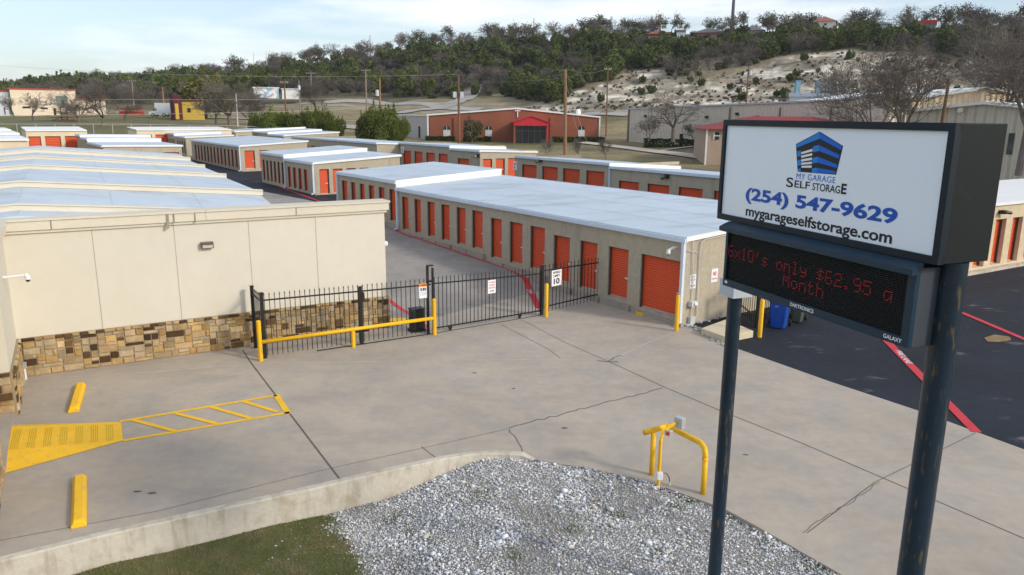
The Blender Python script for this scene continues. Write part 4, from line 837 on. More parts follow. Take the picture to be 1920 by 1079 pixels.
# display cabinet
lo = .08; D0, D1, DZ0, DZ1 = .335, 3.50, 5.185, 6.02
led = MB(); led.fbox(so, sdv, sn, D0, D1, -.26, lo - .03, DZ0, DZ1); led = led.build('display_cabinet', mat('cabinet_grey', (.05, .06, .075), .4, var=.08), T, bevel=.006)
m = MB()
for w0, w1, z0, z1 in ((D0, D1, DZ0, DZ0 + .10), (D0, D0 + .05, DZ0 + .10, DZ1 - .06), (D1 - .1, D1, DZ0 + .10, DZ1 - .06)): m.fbox(so, sdv, sn, w0, w1, lo - .03, lo + .02, z0, z1)
m.build('bezel', mat('bezel_blue', (.008, .032, .058), .4, var=.08), led)
m = MB(); m.add([SS(D0 - .03, DZ1 - .06, lo - .0), SS(D1 + .03, DZ1 - .06, lo - .0), SS(D1 + .03, DZ1 - .06, lo + .12), SS(D0 - .03, DZ1 - .06, lo + .12), SS(D0 - .03, DZ1 + .06, lo - .03), SS(D1 + .03, DZ1 + .06, lo - .03), SS(D1 + .03, DZ1 - .0, lo + .12), SS(D0 - .03, DZ1 - .0, lo + .12)], [(4, 7, 6, 5), (3, 2, 6, 7), (0, 1, 2, 3), (0, 3, 7, 4), (1, 5, 6, 2)]); m.build('hood', MATS['bezel_blue'], led)
sc = MB(); S0, S1, Z0, Z1 = D0 + .05, D1 - .1, DZ0 + .10, DZ1 - .06; nr = 34
for i in range(nr):
    z = Z0 + (Z1 - Z0) * i / nr; dz = (Z1 - Z0) / nr
    sc.quad(SS(S0, z, lo - .012), SS(S1, z, lo - .012), SS(S1, z + dz * .62, lo - .012), SS(S0, z + dz * .62, lo - .012)); sc.quad(SS(S0, z + dz * .62, lo - .012), SS(S1, z + dz * .62, lo - .012), SS(S1, z + dz * .80, lo + .006), SS(S0, z + dz * .80, lo + .006)); sc.quad(SS(S0, z + dz * .80, lo + .006), SS(S1, z + dz * .80, lo + .006), SS(S1, z + dz, lo - .012), SS(S0, z + dz, lo - .012))
sc.build('screen', mat('led_screen', (.014, .014, .015), .6, var=.1), led)
FONT = {'6': ['01110', '10000', '10000', '11110', '10001', '10001', '01110'], 'x': ['00000', '00000', '10001', '01010', '00100', '01010', '10001'], '1': ['00100', '01100', '00100', '00100', '00100', '00100', '01110'],
 '0': ['01110', '10001', '10001', '10001', '10001', '10001', '01110'], "'": ['00100', '00100', '01000', '00000', '00000', '00000', '00000'], 's': ['00000', '00000', '01111', '10000', '01110', '00001', '11110'],
 'o': ['00000', '00000', '01110', '10001', '10001', '10001', '01110'], 'n': ['00000', '00000', '11110', '10001', '10001', '10001', '10001'], 'l': ['01100', '00100', '00100', '00100', '00100', '00100', '01110'],
 'y': ['00000', '00000', '10001', '10001', '01111', '00001', '01110'], '$': ['00100', '01111', '10100', '01110', '00101', '11110', '00100'], '2': ['01110', '10001', '00001', '00110', '01000', '10000', '11111'],
 '.': ['00000', '00000', '00000', '00000', '00000', '01100', '01100'], '9': ['01110', '10001', '10001', '01111', '00001', '00001', '01110'], '5': ['11111', '10000', '11110', '00001', '00001', '10001', '01110'],
 'a': ['00000', '00000', '01111', '10001', '10001', '10011', '01101'], 'M': ['10001', '11011', '10101', '10101', '10001', '10001', '10001'], 't': ['01000', '01000', '11110', '01000', '01000', '01001', '00110'], 'h': ['10000', '10000', '11110', '10001', '10001', '10001', '10001']}
dots = MB()
def led_text(s, w0, w1, ztop, hgt):
    n = len(s) * 6 - 1; px = (w1 - w0) / n; pz = hgt / 6.5
    for i, ch in enumerate(s):
        g = FONT.get(ch)
        if not g: continue
        for r_ in range(7):
            for c_ in range(5):
                if g[r_][c_] == '1':
                    w_ = w0 + (i * 6 + c_ + .5) * px; z = ztop - r_ * pz; a = .0052
                    dots.quad(SS(w_ - a, z - a, lo + .009), SS(w_ + a, z - a, lo + .009), SS(w_ + a, z + a, lo + .009), SS(w_ - a, z + a, lo + .009))
lo_ = so + sn * lo
def lh(u, v): return hit(lo_, sdv, u, v)
la, lb_, lc, ld_ = lh(1367.5, 461), lh(1677, 533.5), lh(1470, 512.5), lh(1547, 530)
led_text("6x10's only $62.95 a", la[0], lb_[0], (la[1] * 2 + lb_[1]) / 3 - .01, .155); led_text('Month', lc[0], ld_[0], lc[1] - .012, .155)
dots.build('lit_dots', mat('led_red', (.3, .01, .01), .5, var=0, emit=((1, .02, .07), .22)), led)
tL = lambda s, u0, v0, u1, v1, h: None
def bez(s, u0, v0, u1, h):
    w0, z = hit(so + sn * (lo + .02), sdv, u0, v0); w1, _ = hit(so + sn * (lo + .02), sdv, u1, v0); put_text('lettering', s, so, sdv, sn, w0, w1, DZ0 + .03, DZ0 + .03 + h, lo + .0215, M_signw, led, .02)
bez('DAKTRONICS', 1481.5, 572, 1526.5, .045); bez('GALAXY', 1656, 630, 1692, .045)
m = MB(); m.fbox(so, sdv, sn, D0 + .05, D0 + .10, lo + .02, lo + .023, DZ0 + .04, DZ0 + .075); m.build('data_plate', M_signw, led)
for w0, w1, z0 in ((3.30, 3.62, 5.2), (.0, .3, 5.18)):
    m = MB(); m.fbox(so, sdv, sn, w0, w1, -.45, -.265, z0, 6.08); m.build('mounting_bracket', M_black, T)
m = MB(); m.fbox(so, sdv, sn, .25, 3.40, -.40, -.02, 5.98, 6.082); m.build('spacer_bar', M_black, T)
def ground_text(s, u0, v0, u1, v1, hgt):
    a_, b_ = Vector(pxy(u0, v0)), Vector(pxy(u1, v1)); d = (b_ - a_); Ln = d.length; d.normalize(); n = Vector((-d.y, d.x)); me_ = text_mesh(s, 1, .01); vs = [v.co for v in me_.vertices]; x0, x1 = min(v.x for v in vs), max(v.x for v in vs); y1 = max(v.y for v in vs); mb = MB()
    mb.v = [(*(a_ + d * ((v.x - x0) / (x1 - x0) * Ln) + n * ((v.y / y1 - .5) * hgt)), .018) for v in vs]; mb.f = [tuple(p.vertices) for p in me_.polygons]; o = mb.build('lettering', M_signw); o.name = 'painted_lettering'; tag(o, kind='structure')
ground_text('FIRE LANE', 1684, 659, 1706, 683, .17); ground_text('FIRE LANE', 988, 536, 996, 551, .2)
rowE = Vector(W2(0, 21)); 
def wl(u, v, s_, label):
    w_, z_ = hit(rowE, A, u, v); q = rowE + A * w_; t = thing('wall_light', label, 'light', (q.x, q.y, z_), 0, 'dark lamps on the storage walls'); m = MB(); m.fbox(q, A, -PP, -.22, .22, .005, .14, z_ - .14, z_ + .14); m.build('housing', M_black, t); m = MB(); m.tube([(*(q - PP * .12 + A * .1), z_), (*(q - PP * .42 + A * .1), z_ - .16)], .12, 8); m.build('lamp_head', M_bronze, t)
wl(1014, 301, 1, 'dark lamp high on the storage wall near its small exit plate'); wl(1251, 331, 1, 'dark lamp in the middle of the storage wall left of the sign'); wl(897, 292, 1, 'dark lamp beside the corner downspout above the three end doors')
w_, z_ = hit(rowE, A, 966, 311); plaque('small white exit plate with the number 4 on the storage wall corner', rowE, A, -PP, w_ - .35, w_ + .3, z_ - .4, z_ + .4, [('EXIT', .1, .9, .55, .8, M_redink, .03), ('4', .45, .75, .12, .45, MBp, .03)], t=.03)
w_, z_ = hit(rowE, A, 754, 281); plaque('small white number plate on the storage wall beside the blank cream end wall', rowE, A, -PP, w_ - .5, w_ + .2, z_ - .35, z_ + .35, [('1', .4, .6, .2, .8, MBp, .03)], t=.03)
#--PART4--
# ------------------------------------------------------------------ far buildings
M_brick = mat('brick', (.29, .10, .058), .9, var=.14, vscale=.8); M_redroof = mat('red_metal_roof', (.56, .03, .045), .45, var=.06); M_grey = mat('grey_siding', (.38, .345, .33), .7, var=.05, wave=((A.x, A.y, 0), .5, .8)); M_whitef = M_white
def boxb(mb, o, d, n, w0, w1, t0, t1, z0, z1): mb.fbox(o, d, n, w0, w1, t0, t1, z0, z1)
def gable(mb, o, d, n, w0, w1, t0, t1, z0, ze, zr, wr=None):
    """gabled block; the gable faces along t, ridge at wr"""
    wr = (w0 + w1) / 2 if wr is None else wr
    M = Matrix(((d[0], n[0], 0, o[0]), (d[1], n[1], 0, o[1]), (0, 0, 1, 0), (0, 0, 0, 1)))
    mb.extr([(w0, z0), (w1, z0), (w1, ze), (wr, zr), (w0, ze)], t0, t1, M)
q0 = PD(803, 264, 150); q1 = PD(1123, 263, 150); co = q0.xy; cd_ = (q1.xy - q0.xy).normalized(); cn = Vector((-cd_.y, cd_.x)); CLn = (q1.xy - q0.xy).length; zb = q0.z - .3
CH = lambda u, v, t=0: hit(co - cn * t, cd_, u, v)
T = thing('church', 'red brick church with a bright red gabled porch and a white cross', 'church', (co.x, co.y, zb), 0)
m = MB(); wr, zr = CH(969, 205); _, zl = CH(803, 217.5); _, zr2 = CH(1123, 221.5); M = Matrix(((cd_.x, cn.x, 0, co.x), (cd_.y, cn.y, 0, co.y), (0, 0, 1, 0), (0, 0, 0, 1)))
m.extr([(0, zb - 2), (CLn, zb - 2), (CLn, zr2), (wr, zr), (0, zl)], 0, .4, M); m.build('wall', M_brick, T)
m = MB(); m.extr([(.02, zb - 2), (CLn - .02, zb - 2), (CLn - .02, zr2 - .05), (wr, zr - .05), (.02, zl - .05)], .4, 30, M); m.build('side_wall', M_grey, T)
m = MB()
for (wa, za), (wb, zb_) in (((-.2, zl), (wr, zr)), ((wr, zr), (CLn + .2, zr2))):
    m.add([M @ Vector(v) for v in ((wa, -.25, za), (wb, -.25, zb_), (wb, 30, zb_), (wa, 30, za), (wa, -.25, za + .28), (wb, -.25, zb_ + .28), (wb, 30, zb_ + .28), (wa, 30, za + .28))], [(0, 1, 5, 4), (4, 5, 6, 7), (3, 2, 1, 0), (1, 2, 6, 5), (2, 3, 7, 6), (3, 0, 4, 7)])
m.build('roof', M_white, T)
for u_ in (849.6, 1030, 804): m = MB(); w_, _ = CH(u_, 250); m.fbox(co, cd_, -cn, w_ - .12, w_ + .12, .0, .08, zb - 1, CH(u_, 222)[1]); m.build('pilaster', mat('dark_brick', (.10, .04, .03), .9), T)
for w0, w1, z1 in ((-.15, .12, zl), (CLn - .1, CLn + .15, zr2)): m = MB(); m.fbox(co, cd_, -cn, w0, w1, .0, .15, zb - 1, z1); m.build('corner_trim', M_white, T)
for u0, u1 in ((831, 844.5), (910, 922.5), (1084.5, 1096)):
    w0, zt_ = CH(u0, 236); w1, zb2 = CH(u1, 256); wc = (w0 + w1) / 2; rr = (w1 - w0) / 2
    f = MB(); pts = [(w0, zb2), (w1, zb2)] + [(wc + rr * math.cos(t), zt_ - rr + rr * math.sin(t)) for t in np.linspace(0, math.pi, 9)]
    f.add([M @ Vector((x, -.03, z)) for x, z in pts], [tuple(range(len(pts)))]); wo = f.build('window', M_glass, T)
    f = MB(); f.add([M @ Vector((x, -.05, z)) for x, z in ((w0, zb2), (w1, zb2), (w1, zb2 + (zt_ - zb2) * .6), (w0, zb2 + (zt_ - zb2) * .6))], [(0, 1, 2, 3)]); f.build('blind', mat('blind', (.62, .62, .58), .8), wo)
    f = MB(); f.fbox(co, cd_, -cn, w0, w1, .055, .07, zb2 + (zt_ - zb2) * .28, zb2 + (zt_ - zb2) * .32); f.fbox(co, cd_, -cn, wc - .03, wc + .03, .055, .07, zb2, zt_ - .1); f.build('frame', M_white, wo)
# porch
pe0, pe1 = CH(963, 236, 5)[0], CH(1028.7, 236, 5)[0]; _, pz = CH(963, 236, 5); _, pr = CH(992, 218.5, 5); pr = max(pr, pz + 1.5); _, pf = CH(963, 229, 5)
m = MB(); px0, px1 = pe0, pe1
Mp = M
for (wa, za), (wb, zb_) in (((px0 - .3, pz + .5), ((px0 + px1) / 2, pr)), (((px0 + px1) / 2, pr), (px1 + .3, pz + .5))):
    m.add([M @ Vector(v) for v in ((wa, -5.3, za), (wb, -5.3, zb_), (wb, 0, zb_), (wa, 0, za), (wa, -5.3, za + .15), (wb, -5.3, zb_ + .15), (wb, 0, zb_ + .15), (wa, 0, za + .15))], [(0, 1, 5, 4), (4, 5, 6, 7), (3, 2, 1, 0), (1, 2, 6, 5), (3, 0, 4, 7)])
po = m.build('porch_roof', M_redroof, T)
m = MB(); m.extr([(px0, pz), (px1, pz), (px1, pz + .5), ((px0 + px1) / 2, pr - .02), (px0, pz + .5)], -5.1, -4.9, M); m.fbox(co, cd_, -cn, px0, px0 + .2, 0, 4.88, pz, pz + .55); m.fbox(co, cd_, -cn, px1 - .2, px1, 0, 4.88, pz, pz + .55); m.build('gable_panel', M_redroof, po)
m = MB(); m.fbox(co, cd_, -cn, px0 + .5, px1 - .3, .2, 4.2, zb - .5, pz); m.build('glass_front', M_glass, T)
for w_, mm in ((px0, M_brick), (px1 - .35, M_redroof)):
    f = MB(); f.fbox(co, cd_, -cn, w_, w_ + .35, 4.5, 4.88, zb - .5, pz); f.build('pillar', mm, T)
m = MB()
for k in range(6): w_ = px0 + .6 + (px1 - px0 - 1) * k / 5; m.fbox(co, cd_, -cn, w_ - .04, w_ + .04, 4.2, 4.26, zb - .3, pz)
m.fbox(co, cd_, -cn, px0 + .5, px1 - .3, 4.2, 4.26, pz - 1.0, pz - .9); m.build('mullion', mat('bronze_frame', (.10, .09, .08), .4), T)
wx, zx = CH(970.5, 211, 0); m = MB(); m.fbox(co, cd_, -cn, wx - .09, wx + .09, .05, .2, zx - .9, zx + .75); m.fbox(co, cd_, -cn, wx - .55, wx + .55, .05, .2, zx + .2, zx + .38); m.build('cross', M_signw, T)
w_, z_ = CH(1094, 214, 0); m = MB(); m.tube([(*(co + cd_ * w_ + cn * 12), z_ - .8), (*(co + cd_ * w_ + cn * 12), z_ + .6), (*(co + cd_ * w_ + cn * 12), z_ + 1.0)], [.5, .5, .3], 10); m.build('roof_vent', M_white, T)
# left wing side wall with a small arched window
sw = PD(747.7, 262, 157); sd2 = (co - sw.xy).normalized(); sn2 = Vector((sd2.y, -sd2.x)); sl = (co - sw.xy).length
T2M = MB(); T2M.fbox(sw.xy, sd2, -sn2, 0, sl - .05, .01, 6, zb - 2, zl - .05); T2M.build('side_wall', mat('pale_siding', (.50, .47, .45), .7, var=.05), T)
f = MB(); w_, z_ = hit(sw.xy, sd2, 786.5, 247); f.fbox(sw.xy, sd2, sn2, w_ - .25, w_ + .25, .0, .06, z_ - 1.2, z_ + 1.0); f.build('window', M_glass, T)
f = MB(); f.fbox(sw.xy, sd2, sn2, -.1, sl, -.2, .15, zl - .05, zl + .22); f.build('fascia', M_white, T)
# hedges and lawn shrubs, built from leaf faces
def leafmesh(name, n, fn, size, m_, seed=1, flat=.5):
    rs = np.random.RandomState(seed); c = np.array([fn(rs) for _ in range(n)]); 
    return leaf_from_points(name, c, size, m_, rs)
def leaf_from_points(name, c, size, m_, rs):
    n = len(c); s = size * rs.uniform(.6, 1.3, (n, 1, 1)); q = rs.normal(size=(n, 2, 3)); u_ = q[:, 0] / np.linalg.norm(q[:, 0], axis=1)[:, None]; v_ = np.cross(u_, q[:, 1]); v_ /= np.linalg.norm(v_, axis=1)[:, None]
    P4 = np.stack([-u_ - v_ * .6, u_ - v_ * .6, u_ * .8 + v_ * .6, -u_ * .8 + v_ * .6], 1) * s * .5 + c[:, None, :]
    me = bpy.data.meshes.new(name); me.vertices.add(n * 4); me.vertices.foreach_set('co', P4.reshape(-1).astype(np.float32)); me.loops.add(n * 4); me.loops.foreach_set('vertex_index', np.arange(n * 4, dtype=np.int32))
    me.polygons.add(n); me.polygons.foreach_set('loop_start', np.arange(0, n * 4, 4, dtype=np.int32)); me.update(calc_edges=True); me.validate(); me.materials.append(m_); return me
M_leaf = mat('juniper_leaf', (.125, .155, .028), .8, var=.35, vscale=1.1, objrand=.3, spec=.2); M_leaf2 = mat('cedar_leaf', (.105, .130, .028), .8, var=.35, vscale=.8, objrand=.35, spec=.2); M_hedge = mat('hedge_leaf', (.05, .075, .018), .85, var=.3, vscale=2, objrand=.15, spec=.2)
M_oakleaf = mat('oak_leaf', (.12, .12, .065), .85, var=.3, vscale=1, objrand=.25, spec=.2)
M_bark = mat('grey_bark', (.17, .145, .125), .95, var=.2, vscale=3, objrand=.2); M_twig = mat('twig', (.145, .122, .10), .95, var=.15, objrand=.25)
def hedge(u0, v0, u1, v1, d, label, h=1.3, dp=1.6):
    a_, b_ = PD(u0, v1, d), PD(u1, v1, d); dv = (b_.xy - a_.xy); Ln = dv.length; dv.normalize(); nn_ = Vector((-dv.y, dv.x)); zb_ = min(a_.z, terr(a_.x, a_.y)); zt_ = PD(u0, v0, d).z
    n = int(Ln * 260)
    def fn(rs):
        w_, t, z = rs.uniform(0, Ln), rs.uniform(0, dp), rs.uniform(0, 1); k = rs.randint(3)
        if k == 0: t = rs.uniform(0, .15)
        elif k == 1: z = rs.uniform(.9, 1.0)
        z = z + .05 * math.sin(w_ * 3); return (w_, t, z * (zt_ - zb_))
    me = leafmesh('hedge', n, fn, .28, M_hedge, int(u0)); o = bpy.data.objects.new('hedge', me); COL.objects.link(o); o.matrix_world = Matrix(((dv.x, nn_.x, 0, a_.x), (dv.y, nn_.y, 0, a_.y), (0, 0, 1, zb_), (0, 0, 0, 1))); tag(o, label, 'hedge', 'clipped hedges')
hedge(798, 256.5, 853, 267, 147, 'clipped hedge along the church wall at its left end')
hedge(868, 259, 905, 266.5, 147, 'clipped hedge under the round tree by the church')
hedge(907, 257, 920.5, 266.5, 147, 'small square hedge just left of the red porch')
hedge(1036, 257.5, 1134, 266.5, 147, 'long clipped hedge right of the red porch')
hedge(1207, 261, 1320, 271.5, 135, 'long low hedge before the grey warehouse')
# warehouse
wq0 = PD(1176.7, 264, 150); M_ware = mat('ware_siding', (.68, .60, .49), .6, var=.05, wave=((.94, -.33, 0), .55, .8)); M_wareL = mat('ware_siding_light', (.85, .68, .48), .6, var=.05, wave=((.97, .25, 0), .8, .8))
wd_ = Vector((PD(1560, 260, 116).x - wq0.x, PD(1560, 260, 116).y - wq0.y)).normalized(); wn = Vector((wd_.y, -wd_.x)); wo_ = wq0.xy
T = thing('warehouse', 'long grey metal warehouse with ribbed walls behind the bare trees', 'warehouse', (wo_.x, wo_.y, 1.5), 0)
wl = (PD(1710, 260, 105).xy - wo_).length; _, wz = hit(wo_, wd_, 1176.7, 203.5)
wlen, wz2 = hit(wo_, wd_, 1560, 186.5); wlen2, _ = hit(wo_, wd_, 1672, 185)
m = MB(); M = Matrix(((wd_.x, -wn.x, 0, wo_.x), (wd_.y, -wn.y, 0, wo_.y), (0, 0, 1, 0), (0, 0, 0, 1))); m.extr([(0, 0), (wlen2, 0), (wlen2, wz2 + .5), (wlen, wz2 - .25), (0, wz - .25)], 0, 40, M); m.build('wall', M_ware, T)
zz = wz; m = MB(); rp_ = [(-.2, wz - .27), (wlen, wz2 - .27), (wlen2, wz2 + .48)]
for (wa, za), (wb, zb_) in zip(rp_, rp_[1:]): m.add([M @ Vector(v) for v in ((wa, -.25, za), (wb, -.25, zb_), (wb, 40, zb_), (wa, 40, za), (wa, -.25, za + .25), (wb, -.25, zb_ + .25), (wb, 40, zb_ + .25), (wa, 40, za + .25))], [(0, 1, 5, 4), (4, 5, 6, 7), (3, 2, 1, 0), (1, 2, 6, 5), (2, 3, 7, 6), (3, 0, 4, 7)])
m.build('roof', mat('ware_roof', (.40, .44, .50), .4, var=.06), T)
for u_ in (1180, 1370, 1464, 1560):
    w_, _ = hit(wo_, wd_, u_, 200); m = MB(); m.fbox(wo_, wd_, wn, w_ - .12, w_ + .12, .0, .2, 0, zz); m.build('downspout', mat('brown_pipe', (.2, .17, .15), .6), T)
for u_, v_ in ((1211, 218), (1326, 220), (1383, 214)):
    w_, z_ = hit(wo_, wd_, u_, v_); m = MB(); m.fbox(wo_, wd_, wn, w_ - .25, w_ + .25, 0, .3, z_ - .2, z_ + .2); m.build('wall_lamp', M_black, T)
w_, z_ = hit(wo_, wd_, 1237, 257); m = MB(); m.fbox(wo_, wd_, wn, w_ - .6, w_ + .5, .0, .06, 1, z_ + 1.2); m.build('door', M_ware, T)
m = MB(); w_, _ = hit(wo_, wd_, 1278, 250); m.fbox(wo_, wd_, wn, w_ - .4, w_ + .4, .0, .06, 1, 4.5); m.build('door', M_glass, T)
# cream gabled buildings at right
for lab, dd, uL, vL, uR, vR, vB, mm, dep in (('tall cream metal building with a white ridged roof at right', 112, 1673, 192, 1850, 168, 260, M_wareL, 30), ('lower grey gabled metal building in front of the tall cream one', 98, 1700, 212, 1846, 196, 262, mat('ware_front', (.58, .53, .44), .6, var=.05, wave=((1, 0, 0), .6, .8)), 12)):
    a_ = PD(uL, vL, dd); r_ = PD(uR, vR, dd * (1.07 if dd > 105 else .97)); dv = (r_.xy - a_.xy); hw = dv.length; dv.normalize(); nb = Vector((-dv.y, dv.x))
    T = thing('warehouse', lab, 'warehouse', (a_.x, a_.y, 1.4), 0); m = MB(); gable(m, a_.xy, dv, nb, 0, hw * 2, 0, dep, 0, a_.z, r_.z); m.build('wall', mm, T)
    M2 = Matrix(((dv.x, nb.x, 0, a_.x), (dv.y, nb.y, 0, a_.y), (0, 0, 1, 0), (0, 0, 0, 1))); m = MB()
    for (wa, za), (wb, zb_) in (((-.3, a_.z), (hw, r_.z)), ((hw, r_.z), (hw * 2 + .3, a_.z))):
        m.add([M2 @ Vector(v) for v in ((wa, -.4, za), (wb, -.4, zb_), (wb, dep, zb_), (wa, dep, za), (wa, -.4, za + .3), (wb, -.4, zb_ + .3), (wb, dep, zb_ + .3), (wa, dep, za + .3))], [(0, 1, 5, 4), (4, 5, 6, 7), (3, 2, 1, 0), (1, 2, 6, 5), (2, 3, 7, 6), (3, 0, 4, 7)])
    m.build('roof', M_white, T)
    if dd < 105:
        w_, z_ = hit(a_.xy, dv, 1802, 207); m = MB(); m.tube([(*(a_.xy + dv * w_ - nb * .05), z_), (*(a_.xy + dv * w_ - nb * .3), z_)], .28, 10); m.build('wall_lamp', mat('lit_lamp', (.85, .8, .65), .4), T)
        w0, z0 = hit(a_.xy, dv, 1893, 250); w1, z1 = hit(a_.xy, dv, 1898, 290); m = MB(); m.fbox(a_.xy, dv, -nb, w0, w0 + .5, 0, .08, z1, z0); m.build('door', M_glass, T)
# tan house with red roofs behind the sign
T = thing('house', 'tan low house with dark red hipped roof beside the sign', 'house', (*PD(1326, 292, 105).xy, 1.4), 0)
a_ = PD(1326, 241, 105); M_tan = mat('tan_wall', (.44, .32, .24), .9, var=.05); M_dred = mat('dark_red_roof', (.26, .035, .035), .7, var=.08)
hd = Vector((1, -.12)).normalized(); hn = Vector((-hd.y, hd.x)); m = MB(); m.fbox(a_.xy, hd, hn, 0, 22, 0, 14, .5, a_.z - .1); m.build('wall', M_tan, T)
def hip(mb, o, d, n, w0, w1, t0, t1, z, rise, ov=.6):
    w0 -= ov; w1 += ov; t0 -= ov; t1 += ov; k = min(w1 - w0, t1 - t0) / 2; X = lambda w_, t, z_: (o[0] + d[0] * w_ + n[0] * t, o[1] + d[1] * w_ + n[1] * t, z_)
    if (w1 - w0) >= (t1 - t0): r0, r1 = X(w0 + k, (t0 + t1) / 2, z + rise), X(w1 - k, (t0 + t1) / 2, z + rise)
    else: r0, r1 = X((w0 + w1) / 2, t0 + k, z + rise), X((w0 + w1) / 2, t1 - k, z + rise)
    c = [X(w0, t0, z), X(w1, t0, z), X(w1, t1, z), X(w0, t1, z)]
    if (w1 - w0) >= (t1 - t0): mb.add(c + [r0, r1], [(0, 1, 5, 4), (1, 2, 5), (2, 3, 4, 5), (3, 0, 4), (3, 2, 1, 0)])
    else: mb.add(c + [r0, r1], [(0, 1, 4), (1, 2, 5, 4), (2, 3, 5), (3, 0, 4, 5), (3, 2, 1, 0)])
m = MB(); hip(m, a_.xy, hd, hn, 0, 22, 0, 14, a_.z - .1, 1.7); m.build('roof', M_dred, T)
w_, z_ = hit(a_.xy, hd, 1340, 248); w2_, z2_ = hit(a_.xy, hd, 1348, 262); m = MB(); m.fbox(a_.xy, hd, -hn, w_, w2_, .0, .08, z2_, z_); wo = m.build('window', M_glass, T); m = MB(); m.fbox(a_.xy, hd, -hn, w_ - .1, w2_ + .1, .08, .1, (z_ + z2_) / 2 - .05, (z_ + z2_) / 2 + .05); m.fbox(a_.xy, hd, -hn, w_ - .12, w_, .0, .12, z2_, z_); m.build('frame', M_white, wo)
m = MB(); m.fbox(a_.xy, hd, -hn, -.1, .1, .02, .15, .8, a_.z - .1); m.build('downspout', M_white, T)
T = thing('house', 'second dark red hipped roof rising behind the sign', 'house', (*PD(1440, 292, 118).xy, 1.4), 0)
a2 = PD(1390, 226, 122); m = MB(); m.fbox(a2.xy, hd, hn, 0, 20, 0, 10, .5, a2.z); m.build('wall', M_tan, T); m = MB(); hip(m, a2.xy, hd, hn, 0, 20, 0, 10, a2.z, 1.2); m.build('roof', M_dred, T)
# buildings at the far left and on the hill
def simple(label, u0, v0, u1, v1, d, m_, roofm, dep=12, rise=.3, cat='building', name='building', windows=(), base=None, hiproof=False, wl=None):
    a_, b_ = PD(u0, v1, d), PD(u1, v1, d); zt_ = PD(u0, v0, d).z; dv = (b_.xy - a_.xy); Ln = dv.length; dv.normalize(); nb = Vector((-dv.y, dv.x))
    T = thing(name, label, cat, (a_.x, a_.y, a_.z), 0); m = MB(); m.fbox(a_.xy, dv, nb, 0, Ln, 0, dep, a_.z - 1.2, zt_); m.build('wall', m_, T)
    m = MB()
    if hiproof: hip(m, a_.xy, dv, nb, 0, Ln, 0, dep, zt_, rise)
    else: m.fbox(a_.xy, dv, nb, -.3, Ln + .3, -.3, dep + .3, zt_ + .01, zt_ + rise)
    m.build('roof', roofm, T)
    for x0, y0, x1, y1, mm, nm in windows:
        wa, za = hit(a_.xy, dv, x0, y0); wb, zb_ = hit(a_.xy, dv, x1, y1); m = MB(); m.fbox(a_.xy, dv, -nb, wa, wb, .0, .1, zb_, za); m.build(nm, mm, T)
    return T
M_cream2 = mat('cream_plaster', (.78, .66, .50), .9, var=.05); M_rr = mat('rust_roof', (.42, .07, .04), .6); M_bl = mat('blue_grey_wall', (.55, .60, .64), .8, var=.04); M_gl2 = mat('teal_glass', (.16, .24, .22), .2, var=.1)
simple('large cream building with a thin red roof edge at far left', 24, 167.5, 146, 216, 235, M_cream2, M_rr, 20, .28, windows=[(104, 180, 128, 197, M_gl2, 'window'), (42, 200, 58, 203.5, M_glass, 'window'), (76, 202, 90, 205, M_glass, 'window'), (100, 203, 106, 216, M_glass, 'door')])
simple('pale blue grey building half out of the frame at far left', -60, 171, 23, 216, 236, M_bl, M_rr, 20, .28, windows=[(7, 202, 11, 215, mat('maroon', (.22, .03, .05), .7), 'door'), (16, 201, 24, 214, M_gl2, 'window')])
simple('cream porch block with a rust roof beside the large cream building', 146, 188, 200, 217, 230, M_cream2, M_rr, 10, .5)
T = simple('small yellow playground building with maroon trim', 341, 190, 384, 222, 178, mat('bright_yellow', (.52, .36, .06), .8, var=.05), mat('maroon2', (.085, .018, .026), .7, var=.1), 7, .4, windows=[(351, 203, 358, 211, M_glass, 'window')])
a_ = PD(325, 224, 176); b_ = PD(341, 223, 178); dv = (b_.xy - a_.xy).normalized(); nb = Vector((-dv.y, dv.x)); Ln = (b_.xy - a_.xy).length; zt_ = PD(333, 176, 176).z
m = MB(); Mq = Matrix(((dv.x, nb.x, 0, a_.x), (dv.y, nb.y, 0, a_.y), (0, 0, 1, 0), (0, 0, 0, 1))); m.extr([(0, a_.z - 1), (Ln, a_.z - 1), (Ln, zt_ - 1.2), (Ln * .75, zt_ - .3), (Ln * .45, zt_), (Ln * .2, zt_ - .3), (0, zt_ - 1.2)], -.3, .5, Mq); m.build('arched_front', MATS['maroon2'], T)
m = MB(); m.fbox(a_.xy, dv, -nb, Ln * .15, Ln * .55, .31, .36, a_.z, zt_ - 2); m.build('yellow_panel', MATS['bright_yellow'], T)
simple('long white trailer painted with murals on the far lot', 476, 165, 523, 178, 300, mat('mural', (.78, .78, .78), .7, var=.1, col2=(.25, .45, .62), vscale=.35, mix=(.5, .56), streak=((.5, .2, .2), (.4, .4, .4), .62, .66, .8)), M_white, 4, .3, name='trailer', cat='trailer')
simple('low white shed with a blue grey roof right of the mural trailer', 529, 168, 560, 180, 302, mat('white_shed', (.72, .72, .70), .8), M_bl, 5, .4, name='shed', cat='shed')
simple('pale blue roofed shop behind the grey warehouse', 1480, 182, 1680, 200, 190, M_bl, mat('pale_blue_roof', (.48, .56, .66), .4), 16, .9)
